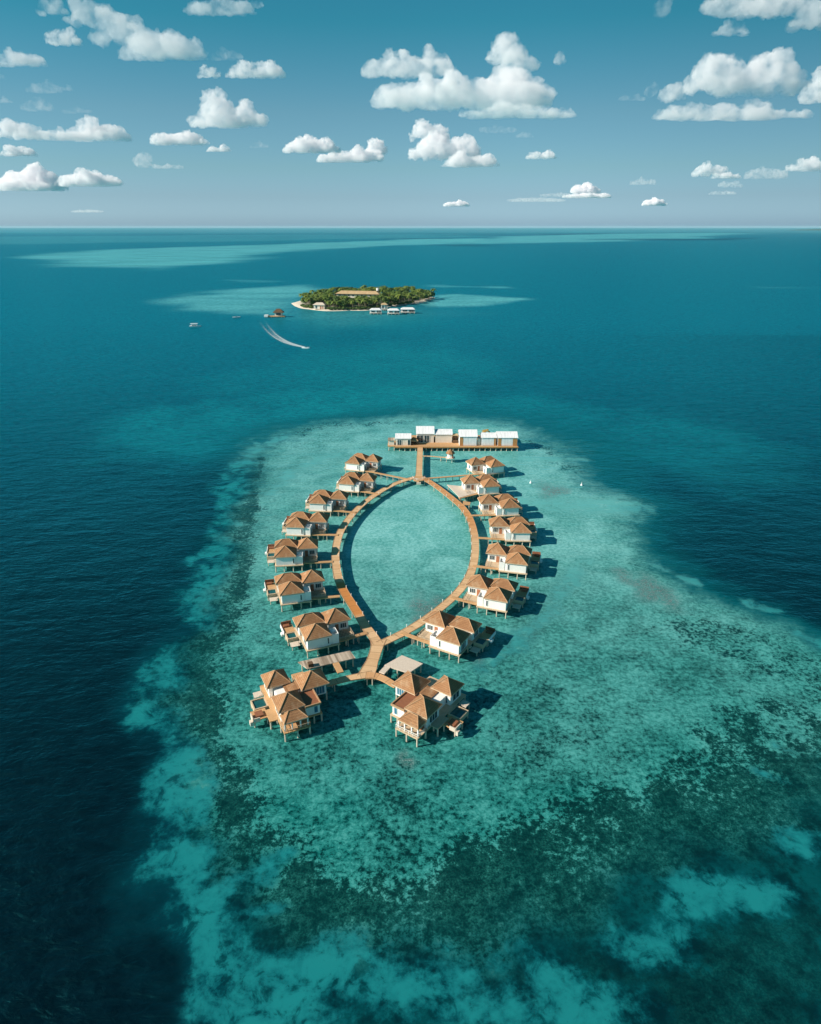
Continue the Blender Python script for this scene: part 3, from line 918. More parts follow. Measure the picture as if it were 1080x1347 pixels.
def sea_fields(X, Y):
    wx = fbm(X / 16, Y / 16, 4, 3) * 13
    wy = fbm(X / 16 + 50, Y / 16 + 9, 4, 8) * 13
    gx, gy = X + wx, Y + wy
    near = (X > -400) & (X < 500) & (Y < 800)
    sd = poly_sdf(gx, gy, REEF)
    n1 = fbm(X / 9, Y / 9, 4, 21)
    slope = sstep(-9, 9, poly_sdf(X + wx * .9, Y + wy * .9, FLAT) + n1 * 14) * (1 - np.maximum(sstep(190, 280, Y) * sstep(-70, -35, X), sstep(270, 330, Y)))
    n2 = fbm(X / 30, Y / 30, 4, 33)
    soft = np.interp(Y, [100, 250, 330], [1, 1.5, 3.0]) * (1 + .8 * sstep(30, 110, X) * sstep(130, 200, Y))
    shallow = 1 - sstep(-13 * soft, 13 * soft, sd + n2 * 15 + n1 * 8)
    bd, br = seg_dist(gx, gy, BAND)
    sand = (1 - sstep(.0, 2.1, bd / np.maximum(br, .1))) * np.clip(1.05 + n2 * .9, 0, 1.25)
    for qi, q in enumerate(SANDS):
        d, r = seg_dist(X + wx * .45, Y + wy * .45, q)
        sand = np.maximum(sand, (1 - sstep(.0, 2.0, d / np.maximum(r, .1) + n1 * .8)) * (1.15 if qi < 5 else .88))
    coral = np.zeros_like(X)
    for i, q in enumerate(CORAL):
        d, r = seg_dist(X + wx * .7, Y + wy * .7, q)
        coral = np.maximum(coral, (1 - sstep(.1, 2.1, d / np.maximum(r, .1) + n1 * 2.2 + n2 * 1.5)) * (1 if i < 3 else .55))
    # the reef flat gets more coral towards the drone
    base = np.interp(Y, [40, 90, 120, 150, 190, 240, 330], [.52, .46, .36, .30, .26, .2, .24])
    coral = np.clip(np.maximum(coral * (1.12 + n2 * .6), base + n2 * .5), 0, 1.25) * (1 - sand * .85)
    # the lagoon inside the ring is sandy with a few dark heads
    lag = poly_sdf(X + wx * .3, Y + wy * .3, [tuple(p) for p in LA[1:]] + [tuple(p) for p in RA[::-1]])
    inside = 1 - sstep(-4, 3, lag)
    coral = coral * (1 - inside) + inside * np.clip(.12 + n2 * .5, 0, .5)
    pale = np.interp(Y, [90, 140, 180, 215, 260, 330], [.02, .12, .36, .54, .66, .70]) * shallow  # paler far off: sand, with sky reflection painted in
    pale = pale * (1 + .3 * sstep(0, 40, X) - .3 * sstep(80, 160, X) - .2 * sstep(20, 70, -X))
    pale = np.maximum(pale, inside * np.interp(Y, [145, 180, 215, 270], [.42, .55, .9, 1.0]))
    pale = np.clip(pale + n2 * .3, 0, 1)
    # mid-water lightening between the reef and the island, shallows round it, far banks
    mid = np.zeros_like(X)

    def blob(cx, cy, rx, ry, k, rough=.5, sc=1.0):
        e = np.hypot((X - cx) / rx, (Y - cy) / ry) + fbm(X / (rx * .35) * sc, Y / (ry * .35) * sc, 4, int(abs(cx)) + 5) * rough
        return (1 - sstep(.45, 1.15, e)) * k
    tq = np.zeros_like(X)        # clear turquoise over deep sand
    for cx, cy, rx, ry, k, ro in ((-30, 400, 85, 95, .95, .9), (-110, 360, 60, 70, .7, .9), (-20, 520, 90, 160, .6, .9), (60, 380, 60, 60, .6, .8), (-105, 480, 50, 60, .35, .9), (-60, 840, 120, 120, .55, .6),
                                  (130, 330, 60, 70, .5, .8)):
        tq = np.maximum(tq, blob(cx, cy, rx, ry, k, ro))

    def bank(px, k, soft, seed, rough=1.0):
        pl = [at(x, y) for x, y in px]
        d = poly_sdf(X, Y, pl) + fbm(X / (soft * 4), Y / (soft * 4), 4, seed) * soft * 4 * rough
        return (1 - sstep(-1.9 * soft, 1.7 * soft, d)) * k
    far_ = Y > 700
    mid = np.where(far_, np.maximum(mid, bank([(222, 396), (262, 385), (345, 379), (400, 375), (430, 384), (395, 400), (372, 414), (300, 412), (235, 408)], .8, 26, 51)), mid)
    mid = np.where(far_, np.maximum(mid, bank([(380, 404), (470, 400), (560, 398), (590, 412), (520, 424), (430, 436), (372, 420)], .40, 40, 58)), mid)
    mid = np.where(far_, np.maximum(mid, bank([(560, 392), (600, 387), (688, 393), (650, 400), (575, 405), (550, 400)], .95, 12, 52)), mid)
    mid = np.where(far_, np.maximum(mid, bank([(560, 374.5), (660, 377.5), (668, 379), (570, 377.5)], .6, 14, 53)), mid)
    mid = np.where(far_, np.maximum(mid, bank([(300, 368), (370, 368), (376, 371), (310, 372)], .35, 14, 54)), mid)
    mid = np.where(far_, np.maximum(mid, bank([(990, 377), (1080, 377.5), (1080, 379.5), (1000, 379)], .30, 16, 59)), mid)
    mid = np.where(far_, np.maximum(mid, bank([(40, 338), (90, 331), (250, 325), (400, 320), (560, 314), (650, 314), (640, 319), (480, 324), (330, 336), (290, 346), (215, 354), (100, 350)], .95, 80, 55)), mid)
    mid = np.where(far_, np.maximum(mid, bank([(640, 312), (780, 308), (960, 306), (985, 308), (900, 314), (760, 319), (600, 321)], .95, 170, 56)), mid)
    mid = np.where(far_, np.maximum(mid, bank([(-200, 312), (300, 309), (640, 307.5), (640, 312), (250, 319), (-200, 324)], .35, 200, 57)), mid)
    mid = np.maximum(mid, .45 * sstep(7000, 16000, Y))  # horizon lightening: haze painted into the water colour
    rust = np.zeros_like(X)
    for px, py, r in ((722, 643, 6), (735, 642, 5), (852, 775, 6), (880, 790, 5), (820, 760, 4), (560, 800, 5), (575, 790, 4), (547, 815, 3), (530, 996, 1.6), (541, 1003, 1.2), (630, 862, 3)):
        gx0, gy0 = at(px, py)
        rust = np.maximum(rust, (1 - sstep(.2, 1.2, np.hypot(X - gx0, (Y - gy0) * .6) / r + n1 * 1.6)) * .8)
    rust = np.where(near, rust, 0)
    far_sheen = np.interp(Y + n2 * 40, [40, 110, 180, 260, 360, 500, 800], [0, .02, .10, .26, .50, .78, 1.0])  # brighter with distance: sky reflection, air and grade painted into the water
    far_sheen = far_sheen * (1 - .25 * sstep(120, 400, X) * (Y < 700))
    shallow = np.where(near, shallow, 0)
    sand, coral, pale = np.where(near, sand, 0), np.where(near, coral, 0), np.where(near, pale, 0)
    return dict(shallow=shallow, sand=sand * (.55 + .45 * shallow), coral=coral, rust=rust, tq=tq, pale=pale * (1 - slope), slope=slope, far_sheen=far_sheen, mid=np.maximum(mid, 0))


def build_sea():
    verts, quads = [], []
    off = 0

    def grid(xs, ys, hole=None):
        nonlocal off
        X, Y = np.meshgrid(xs, ys)
        nx, ny = len(xs), len(ys)
        idx = np.arange(nx * ny).reshape(ny, nx)
        q = np.stack([idx[:-1, :-1], idx[:-1, 1:], idx[1:, 1:], idx[1:, :-1]], -1).reshape(-1, 4)
        if hole:
            cx = (X[:-1, :-1] + X[1:, 1:]).ravel() / 2
            cy = (Y[:-1, :-1] + Y[1:, 1:]).ravel() / 2
            q = q[~((cx > hole[0]) & (cx < hole[1]) & (cy > hole[2]) & (cy < hole[3]))]
        verts.append(np.stack([X.ravel(), Y.ravel()], -1))
        quads.append(q + off)
        off += nx * ny
    grid(np.arange(-150, 225.1, 1.25), np.arange(15, 435.1, 1.25))
    grid(np.arange(-1500, 1500.1, 15), np.arange(-300, 2700.1, 15), (-150, 225, 15, 435))
    g = [2700 * 1.06 ** i for i in range(1, 55)]
    gx = [1500 * 1.09 ** i for i in range(1, 44)]
    mid_x = list(np.arange(-1500, 1500.1, 100))
    grid(np.array([-v for v in gx[::-1]] + mid_x + gx), np.array([-60000., -20000, -6000, -2000, -800] + list(np.arange(-300, 2700.1, 150)) + g), (-1500, 1500, -300, 2700))
    V = np.concatenate(verts)
    Q = np.concatenate(quads)
    me = bpy.data.meshes.new('sea')
    me.vertices.add(len(V))
    me.vertices.foreach_set('co', np.c_[V, np.zeros(len(V))].ravel())
    me.loops.add(len(Q) * 4)
    me.loops.foreach_set('vertex_index', Q.ravel().astype(np.int32))
    me.polygons.add(len(Q))
    me.polygons.foreach_set('loop_start', (np.arange(len(Q)) * 4).astype(np.int32))
    me.polygons.foreach_set('loop_total', np.full(len(Q), 4, np.int32))
    me.update()
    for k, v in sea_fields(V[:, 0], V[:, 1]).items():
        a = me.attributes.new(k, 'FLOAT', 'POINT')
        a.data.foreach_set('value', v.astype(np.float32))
    return me


def sea_material():
    t = NT('sea_water')
    co = t.coords('Object')
    sh, sand, coral, pale, mid, far_sheen, slope, rust, tq = (t.attr(k) for k in ('shallow', 'sand', 'coral', 'pale', 'mid', 'far_sheen', 'slope', 'rust', 'tq'))
    nA = t.noise(co, .17, 7, .70)            # metres-wide patches
    nB = t.noise(co, .90, 5, .68, .3)        # coral heads
    nC = t.noise(co, 2.9, 4, .65)             # single clumps
    nD = t.noise(co, .035, 4, .6)
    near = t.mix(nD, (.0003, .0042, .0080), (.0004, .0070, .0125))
    deep = t.mix(far_sheen, near, t.mix(nD, (.0008, .104, .150), (.0012, .134, .182)))
    midc = (.0015, .090, .105)
    # depth
    dep = t.math('ADD', sh, t.math('MULTIPLY', t.math('SUBTRACT', nA, .5), .5))
    c = t.mix(t.math('MULTIPLY', tq, t.step(nD, .2, .7, .6, 1.0)), deep, (.004, .175, .205))
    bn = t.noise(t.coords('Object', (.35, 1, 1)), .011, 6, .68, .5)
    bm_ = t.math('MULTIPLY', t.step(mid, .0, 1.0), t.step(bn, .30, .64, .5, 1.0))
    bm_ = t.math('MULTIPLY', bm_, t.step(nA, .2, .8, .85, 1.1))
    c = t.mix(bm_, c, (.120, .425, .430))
    wv = t.noise(t.coords('Object', (.7, 1.6, 1), (0, 0, R(-22))), .30, 4, .7, .5)
    c = t.mix(1.0, c, t.mix(t.step(wv, .36, .64), (.58, .68, .72), (1.38, 1.34, 1.30)), 'MULTIPLY')  # light and dark of the waves painted into the colour
    # reef flat: sandy rubble with coral in three sizes of clump
    nE = t.noise(co, .060, 7, .62, .6)         # sand tongues, tens of metres
    spk = t.math('ADD', t.math('MULTIPLY', nB, .66), t.math('MULTIPLY', nC, .22))
    spk = t.math('ADD', spk, t.math('MULTIPLY', nA, .12))
    tone = t.step(nA, .32, .68)
    spk2 = t.math('ADD', spk, t.math('ADD', t.math('MULTIPLY', t.math('SUBTRACT', nE, .5), .30), t.math('MULTIPLY', t.math('SUBTRACT', nA, .5), .16)))
    dark = t.mix(tone, (.0010, .050, .047), (.0030, .082, .074))
    lite = t.mix(tone, (.012, .190, .172), (.034, .265, .240))
    flat = t.mix(t.step(spk2, .40, .56), dark, lite)
    flat = t.mix(t.step(spk2, .535, .63, 0, .9), flat, (.070, .330, .305))
    palec = t.mix(t.step(spk, .42, .57), (.070, .315, .285), (.170, .480, .455))
    palec = t.mix(t.step(nE, .36, .62), palec, t.mix(t.step(spk, .42, .57), (.150, .450, .425), (.260, .590, .570)))
    flat = t.mix(pale, flat, palec)
    sl = t.mix(t.step(t.math('ADD', t.math('MULTIPLY', nA, .5), t.math('ADD', t.math('MULTIPLY', nE, .35), t.math('MULTIPLY', nB, .15))), .40, .60), (.0004, .016, .022), (.0016, .072, .078))
    flat = t.mix(slope, flat, sl)
    midc = t.mix(slope, midc, (.0006, .030, .042))
    c = t.mix(t.step(dep, .05, .5), c, midc)
    c = t.mix(t.step(dep, .4, .9), c, flat)
    # live coral where the cover is high: patches first, single heads inside them
    pat = t.math('ADD', t.math('MULTIPLY', nE, .45), t.math('MULTIPLY', nA, .55))
    cl = t.math('ADD', coral, t.math('MULTIPLY', t.math('SUBTRACT', .5, pat), 1.35))
    th = t.math('ADD', t.math('MULTIPLY', cl, .34), .27)
    cov = t.step(t.math('SUBTRACT', th, spk), -.05, .06)
    cov = t.math('MULTIPLY', t.math('MULTIPLY', cov, t.step(sh, .2, .75)), t.math('SUBTRACT', 1.0, t.math('MULTIPLY', slope, .55)))
    cc = t.mix(t.step(t.math('ADD', t.math('MULTIPLY', nC, .6), t.math('MULTIPLY', nB, .4)), .42, .60), (.0006, .018, .019), (.0090, .098, .080))
    cc = t.mix(t.step(nA, .36, .62), t.mix(.72, cc, (.0006, .017, .018)), cc)
    cc = t.mix(t.step(spk2, .58, .68, 0, .7), cc, (.020, .185, .165))
    c = t.mix(t.math('MULTIPLY', cov, .9), c, cc)
    # sand tongues
    m = t.math('ADD', sand, t.math('ADD', t.math('MULTIPLY', t.math('SUBTRACT', nE, .5), 2.1), t.math('MULTIPLY', t.math('SUBTRACT', nA, .5), 1.9)))
    m = t.math('ADD', m, t.math('MULTIPLY', t.math('SUBTRACT', nB, .5), .45))
    nF = t.noise(t.coords('Object', (1, 1, 1), (0, 0, 1.1)), .24, 6, .66, .5)
    sd = t.math('MULTIPLY', t.step(m, .30, .86), t.step(sand, .03, .3))
    sd = t.math('MULTIPLY', sd, t.step(nF, .36, .48, .12, 1.0))
    sd = t.math('MULTIPLY', sd, t.step(t.math('ADD', t.math('MULTIPLY', nB, .6), t.math('MULTIPLY', nA, .4)), .36, .44, .45, 1.0))
    sc = t.mix(t.step(t.math('ADD', t.math('MULTIPLY', m, .5), nF), .62, 1.12), (.0008, .070, .090), (.012, .225, .235))
    c = t.mix(t.math('MULTIPLY', sd, .85), c, t.mix(pale, sc, (.15, .47, .44)))
    c = t.mix(t.math('MULTIPLY', rust, t.step(nB, .35, .6)), c, t.mix(t.step(nC, .5, .66), (.075, .088, .085), (.34, .40, .40)))
    # ripples
    w1 = t.noise(t.coords('Object', (.75, 1.5, 1), (0, 0, R(-24))), .42, 4, .62, .4)
    w2 = t.noise(t.coords('Object', (.8, 1.6, 1), (0, 0, R(-20))), .085, 4, .6, .3)
    h = t.math('ADD', t.math('MULTIPLY', w1, .80), t.math('MULTIPLY', w2, 2.8))
    bp = t.n('Bump')
    bp.inputs['Distance'].default_value = 1.0
    t.set(bp.inputs['Strength'], t.math('MULTIPLY', t.step(sh, .1, .9, 1.0, .35), t.step(far_sheen, 0.0, .35, .5, 1.0)))
    t.l(h, bp.inputs['Height'])
    df = t.n('BsdfDiffuse')
    t.l(c, df.inputs['Color'])
    gl = t.n('BsdfGlossy')
    gl.inputs['Color'].default_value = (.10, .84, .98, 1)
    t.set(gl.inputs['Roughness'], t.step(far_sheen, .0, .5, .42, .26))
    t.l(bp.outputs[0], gl.inputs['Normal'])
    fr = t.n('Fresnel')
    fr.inputs['IOR'].default_value = 1.33
    t.l(bp.outputs[0], fr.inputs['Normal'])
    # wind-roughened water never mirrors fully at a low angle
    k = t.math('MINIMUM', t.math('MULTIPLY', fr.outputs[0], .75), .42)
    mx = t.n('MixShader')
    t.l(k, mx.inputs[0])
    t.l(df.outputs[0], mx.inputs[1])
    t.l(gl.outputs[0], mx.inputs[2])
    t.l(mx.outputs[0], t.out.inputs['Surface'])
    return t.m


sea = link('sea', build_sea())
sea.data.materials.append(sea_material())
tag(sea, kind='structure')
sea['label'] = 'turquoise reef lagoon falling off into dark blue sea'


# ------------------------------------------------------------------ the island
ISL = [(-168, 1004), (-160, 975), (-146, 941), (-129, 924), (-107, 907), (-78, 912), (-53, 916), (-20, 966), (6, 998), (30, 1050), (36, 1090), (10, 1125), (-50, 1150), (-110, 1140), (-150, 1075)]


def island():
    n = 90
    sp = spline(ISL + ISL[:1], 6)
    c = Vector((-65, 1035))
    V, F = [], []
    rings = [(1.04, -1.2), (1.0, .15), (.95, .9), (.85, 1.3), (.5, 1.6)]
    N = len(sp) - 1
    for k, (s, z) in enumerate(rings):
        for p in sp[:-1]:
            q = c + (p - c) * s
            V.append((q.x, q.y, z + random.uniform(-.1, .1)))
    for k in range(len(rings) - 1):
        for i in range(N):
            a, b = k * N + i, k * N + (i + 1) % N
            F.append((a, b, b + N, a + N))
    F.append(tuple(range((len(rings) - 1) * N, len(rings) * N)))
    me = bpy.data.meshes.new('island')
    me.from_pydata(V, [], F)
    t = NT('island_ground')
    co = t.coords('Object')
    nz = t.noise(co, .05, 4)
    sx = t.n('SeparateXYZ')
    t.l(co, sx.inputs[0])
    f = t.step(t.math('ADD', sx.outputs[2], nz), 1.5, 1.9)
    c2 = t.mix(f, (.72, .62, .50), (.05, .075, .03))
    t.principled(c2, .9, nz, .2)
    me.materials.append(t.m)
    o = link('island', me)
    tag(o, 'low sandy palm island with a white beach tip', None, None, 'structure')
    return sp


isl_sp = island()


def leaf_mat(name, c0, c1):
    t = NT(name)
    n = t.noise(t.coords('Object'), .7, 3)
    oi = t.n('ObjectInfo')
    f = t.math('ADD', t.math('MULTIPLY', oi.outputs['Random'], .6), t.math('MULTIPLY', n, .4))
    p = t.principled(t.mix(f, c0, c1), .6, spec=.2)
    return t.m


M['frond'] = leaf_mat('palm_frond', (.050, .110, .020), (.20, .235, .042))
M['leaf'] = leaf_mat('broad_leaf', (.040, .095, .024), (.13, .175, .04))
M['yellowfrond'] = leaf_mat('dry_frond', (.26, .17, .05), (.36, .24, .07))


def palm_crown(rng, n=15, L=4.2):
    b = MB()
    for i in range(n):
        a = i * 2.399 + rng.uniform(-.2, .2)
        up = rng.uniform(-.15, .75)
        d = Vector((math.cos(a), math.sin(a), 0))
        s = Vector((-d.y, d.x, 0))
        ln = L * rng.uniform(.8, 1.15)
        prev = None
        o = len(b.v)
        K = 5
        vs, fs = [], []
        for k in range(K + 1):
            t = k / K
            p = d * (ln * t) + Vector((0, 0, ln * (up * t - .75 * t * t)))
            w = .75 * math.sin(math.pi * min(1, .12 + t * .88)) + .04
            vs += [tuple(p - s * w + Vector((0, 0, -.25 * w))), tuple(p), tuple(p + s * w + Vector((0, 0, -.25 * w)))]
        for k in range(K):
            q = k * 3
            fs += [(q, q + 1, q + 4, q + 3), (q + 1, q + 2, q + 5, q + 4)]
        b.add(vs, fs)
    return b


def bush_crown(rng, r=4.2, n=150):
    b = MB()
    lobes = [(Vector((rng.uniform(-.5, .5) * r, rng.uniform(-.5, .5) * r, rng.uniform(-.3, .4) * r)), r * rng.uniform(.4, .65)) for _ in range(6)]
    for i in range(n):
        c, q = rng.choice(lobes)
        d = Vector((rng.gauss(0, 1), rng.gauss(0, 1), rng.gauss(.25, 1))).normalized()
        p = c + d * q * rng.uniform(.75, 1.08)
        x = d.orthogonal().normalized() * rng.uniform(.45, .95)
        y = d.cross(x).normalized() * rng.uniform(.45, .95)
        tl = d * rng.uniform(-.3, .3)
        b.add([tuple(p - x - y), tuple(p + x - y + tl), tuple(p + x + y), tuple(p - x + y - tl)], [(0, 1, 2, 3)])
    return b


palm_crown(random.Random(3), 13, 2.4).build('crown', M['yellowfrond'], DECKPALM).location = (.2, .1, 4.6)
PROTO = []
for s in range(3):
    r = random.Random(40 + s)
    PROTO.append(('palm_tree', palm_crown(r).mesh('palm_crown', M['frond']),
                  MB().bar((0, 0, -1), (.5, .2, 4.5), .28, 6, .2).bar((.5, .2, 4.5), (.8 + s * .3, .3, 8.6), .2, 6, .14).mesh('palm_trunk', M['trunk']), (.8 + s * .3, .3, 8.6)))
for s in range(3):
    r = random.Random(80 + s)
    PROTO.append(('broadleaf_tree', bush_crown(r, 4.6).mesh('leaf_crown', M['leaf']),
                  MB().bar((0, 0, -1), (0, 0, 4.6), .35, 6, .2).bar((0, 0, 3), (1.6, .4, 5.6), .16, 5, .08).bar((0, 0, 3.2), (-1.2, .9, 5.6), .15, 5, .08).mesh('leaf_trunk', M['trunk']), (0, 0, 5.4)))
TXT = {'palm_tree': ('green coconut palm crowded into the island grove', 'palm tree', 'palms on the island'),
       'broadleaf_tree': ('rounded dark green tree crowded into the island grove', 'tree', 'broadleaf trees on the island')}


def inside_poly(x, y, poly):
    c = False
    for i in range(len(poly)):
        (xa, ya), (xb, yb) = poly[i], poly[(i + 1) % len(poly)]
        if (ya > y) != (yb > y) and x < (xb - xa) * (y - ya) / (yb - ya) + xa:
            c = not c
    return c


shr = [(-65 + (p.x + 65) * (.94 if p.x < -60 else .99), 1035 + (p.y - 1035) * (.965 if p.x < -60 else .99)) for p in isl_sp[:-1]]
rng = random.Random(11)
spots = []
tries = 0
while len(spots) < 285 and tries < 60000:
    tries += 1
    x, y = rng.uniform(-165, 36), rng.uniform(905, 1152)
    if not inside_poly(x, y, shr):
        continue
    if x < -142 and y < 1000:
        continue
    if -112 < x < -40 and 1012 < y < 1066:     # the long house and its clearing
        continue
    if -128 < x < -108 and 905 < y < 938:      # the pink beach house
        continue
    if -150 < x < -60 and y < 914 + 3 * math.sin(x):
        continue
    dm = 5.2 if y < 1000 else 6.6
    if any((x - a) ** 2 + (y - b) ** 2 < dm * dm for a, b in spots):
        continue
    spots.append((x, y))
for x, y in spots:
    kpalm = rng.random() < .66
    nm, cr, tr, top = PROTO[rng.randrange(3) if kpalm else 3 + rng.randrange(3)]
    sc = rng.uniform(.8, 1.25)
    if 985 < y < 1015 and -118 < x < -35:
        sc = rng.uniform(.62, .8)
    root = thing(nm, TXT[nm][0], TXT[nm][1], (x, y, 1.3), rng.uniform(0, 6.28), TXT[nm][2])
    root.scale = (sc * 1.3, sc * 1.3, sc * (1.2 if kpalm else 1.05))
    link('trunk', tr, root)
    link('crown', cr, root, top)

rng = random.Random(5)
for q, p in enumerate(isl_sp[:-1]):
    for rep_ in range(2):
        x = -65 + (p.x + 65) * rng.uniform(.945, .975)
        y = 1035 + (p.y - 1035) * rng.uniform(.945, .975)
        if y > 1005 or x < -146 or -128 < x < -108:
            continue
        nm, cr, tr, top = PROTO[3 + rng.randrange(3)]
        sc = rng.uniform(.45, .7)
        root = thing('shore_shrub', 'low green shrub along the island beach edge', 'shrub', (x, y, .9), rng.uniform(0, 6.28), 'shrubs along the island beach')
        root.scale = (sc, sc, sc * .8)
        link('foliage', cr, root, (0, 0, 3.2))

# long house half hidden in the palms
lh = thing('long_house', 'long two-storey resort house with tan roof among the palms', 'house', (-76, 1046, 1.4), R(-10))
MB().box(-31, 31, -7, 7, 0, 8.2).build('wall', M['cream'], lh)
MB().hip(-33, 33, -9, 9, 8.4, (-26, 26, 0, 0), 12.0, .4).build('roof', M['sandstone'], lh)
for q in range(9):
    window(lh, 1, 'u', -26 + q * 6.5, -7, 2.6, 4.6, 7.2, 2)
ph = thing('beach_house', 'small pinkish beach house with pale roof on the island shore', 'house', (-118, 922, 1.2), R(-6))
MB().box(-7, 7, -4, 4, 0, 5.2).build('wall', M['cream'], ph)
MB().hip(-8.2, 8.2, -5.2, 5.2, 5.4, (-4, 4, 0, 0), 8.0, .3).build('roof', M['palewood'], ph)
window(ph, 1, 'u', -3.6, -4, 2.4, .6, 4.4, 2)
MB().box(1.2, 3.0, -4.12, -4.002, .1, 4.2).build('door', M['door'], ph)
MB().box(4.2, 5.6, -4.12, -4.002, .1, 4.2).build('door', M['door'], ph)


def stilt_house(label, px, w, name='stilt_bungalow', roofm='whiteroof', h=6.5, rz=0.0, py=410):
    x, y = at(px, py, 1.6)
    o = thing(name, label, 'bungalow', (x, y + 6, 0), rz, 'white bungalows off the island beach' if name == 'stilt_bungalow' else None)
    MB().box(-w / 2, w / 2, -5, 5, 1.4, 1.8).build('deck', M['palewood'], o)
    MB().box(-w / 2 + .5, w * .1, -4.2, 4.4, 1.8, h - 1.2).build('wall', M['wall'], o)
    MB().hip(-w / 2, w / 2, -5.2, 5.2, h - 1.2, (-w / 2 + 3, w / 2 - 3, .5, .5), h + .6, .5).build('roof', M[roofm], o)
    for q in (.22, .36, .48):
        MB().box(w * q - .2, w * q + .2, -4.6, -4.2, 1.8, h - 1.6).build('post', M['wall'], o)
    MB().box(w * .1, w * .46, 1.5, 4.2, 1.8, h - 1.7).build('glazing', M['glass'], o)
    window(o, 1, 'u', -w * .2, -4.2, w * .3, 2.4, h - 2.2, 3)
    for q in (-.45, -.15, .15, .45):
        pile(o, w * q, -4.6, 1.42, .3)
        pile(o, w * q, 4.6, 1.42, .3)
    return o


stilt_house('leftmost of three white stilt bungalows off the island beach', 494, 15, py=412)
stilt_house('middle one of three white stilt bungalows off the island beach', 517.5, 15, py=412.5)
stilt_house('rightmost of three white stilt bungalows off the island beach', 536.5, 18, py=411)
stilt_house('tan-roofed stilt shelter behind the three white bungalows', 505.5, 9, 'stilt_shelter', 'sandstone', 8.5, py=407)
wt = thing('water_tank', 'white tank on a tower rising above the palms', 'water tank', at(497, 383, 12) + (1.4,))
MB().bar((0, 0, 11.5), (0, 0, 15), 2.2, 12).build('tank', M['boat'], wt)
for x, y in ((-1.5, -1.5), (1.5, -1.5), (1.5, 1.5), (-1.5, 1.5)):
    MB().bar((x, y, 0), (x, y, 11.5), .2, 6).build('leg', M['fascia'], wt)

# arrival jetty with a hut
x, y = at(364, 416, 1)
aj = thing('arrival_jetty', 'floating arrival jetty with brown roofed hut left of the island', 'jetty', (x, y, 0), R(3))
MB().box(-13, 10, -3, 5, .6, 1.3).build('deck', M['deckwood'], aj)
MB().box(-14.5, -10, -3.4, 3, .5, 2.6).build('pontoon', M['wall'], aj)
MB().box(-2.2, 7, -1, 4, 1.3, 5.6).build('wall', M['cream'], aj)
MB().hip(-4.2, 9, -3, 6, 5.6, (.5, 4.3, 1.5, 1.5), 9.6, .3).build('roof', M['darkwood'], aj)
window(aj, 1, 'u', 2.4, -1, 5.5, 2.2, 4.8, 3)
for q in (-12, -6, 0, 6, 9.5):
    pile(aj, q, -2.6, .62, .3)


# ------------------------------------------------------------------ boats
def boat(label, name, px, py, L, heading, cabin=True, cat='boat'):
    x, y = at(px, py, .4)
    o = thing(name, label, cat, (x, y, 0), heading)
    secs = [(-.5, .95, .55), (-.2, 1.0, .6), (.15, .95, .7), (.38, .6, .85), (.5, .05, 1.0)]
    V, F = [], []
    hb = L * .16
    for s, w, h in secs:
        V += [(s * L, -w * hb, h * L * .13 + .3), (s * L, -w * hb * .7, -.3), (s * L, w * hb * .7, -.3), (s * L, w * hb, h * L * .13 + .3)]
    for i in range(len(secs) - 1):
        a, b = i * 4, i * 4 + 4
        F += [(a, b, b + 1, a + 1)[::-1], (a + 1, b + 1, b + 2, a + 2)[::-1], (a + 2, b + 2, b + 3, a + 3)[::-1], (a, a + 3, b + 3, b)[::-1]]
    F += [(0, 1, 2, 3)[::-1], (16, 17, 18, 19)]
    MB().add(V, F).build('hull', M['boat'], o)
    if cabin:
        z = L * .1
        MB().box(-L * .32, L * .18, -hb * .75, hb * .75, z + .1, z + L * .08).box(-L * .3, L * .16, -hb * .7, hb * .7, z + L * .08, z + L * .15).build('cabin', M['boat'], o)
        window(o, 1, 'u', -L * .07, -hb * .75, L * .4, z + .2, z + L * .07, 4)
        MB().box(-L * .4, L * .22, -hb * .95, hb * .95, z + L * .15, z + L * .19).build('cabin_roof', M['boat'], o)
    else:
        MB().box(-L * .1, L * .12, -hb * .6, hb * .6, L * .12, L * .17).build('windscreen', M['glass'], o)
    return o


boat('white cabin boat moored alone at the far left of the island', 'moored_boat', 257, 429.5, 12.5, R(4))
boat('small white boat floating between the cabin boat and the jetty hut', 'small_boat', 311, 417.5, 9, R(15), False)
boat('white speedboat pulling a curved foam wake below the island', 'speedboat', 402.5, 457.5, 7.5, R(-18), False)

# foam of the speedboat's wake: a sheet on the water
wk = spline([at(401, 457), at(388, 454), at(374, 449), at(361, 441), at(352, 432), at(346, 424), at(343, 418)], 8)
V, F, S1, T1 = [], [], [], []
for i, p in enumerate(wk):
    a, b = wk[max(0, i - 1)], wk[min(len(wk) - 1, i + 1)]
    d = (b - a).normalized()
    nr = Vector((-d.y, d.x))
    t = i / (len(wk) - 1)
    w = 2.0 + 4.2 * t ** .4
    for k in range(9):
        s = k / 4 - 1
        q = p + nr * w * s
        V.append((q.x, q.y, .004 + .25 * (1 - t) * max(0, 1 - abs(abs(s) - .6) * 3)))
        S1.append(abs(s))
        T1.append(t)
for i in range(len(wk) - 1):
    for k in range(8):
        a = i * 9 + k
        F.append((a, a + 1, a + 10, a + 9))
me = bpy.data.meshes.new('boat_wake')
me.from_pydata(V, [], F)
for nm, dat in (('side', S1), ('trail', T1)):
    a = me.attributes.new(nm, 'FLOAT', 'POINT')
    a.data.foreach_set('value', dat)
t = NT('wake_foam')
n = t.noise(t.coords('Object'), .35, 5, .7)
sd, tr = t.attr('side'), t.attr('trail')
edge = t.step(t.math('ABSOLUTE', t.math('SUBTRACT', sd, .5)), .5, .0)
core = t.math('MULTIPLY', t.step(sd, 1.0, .1, 0, .95), t.step(tr, 1.0, .0))
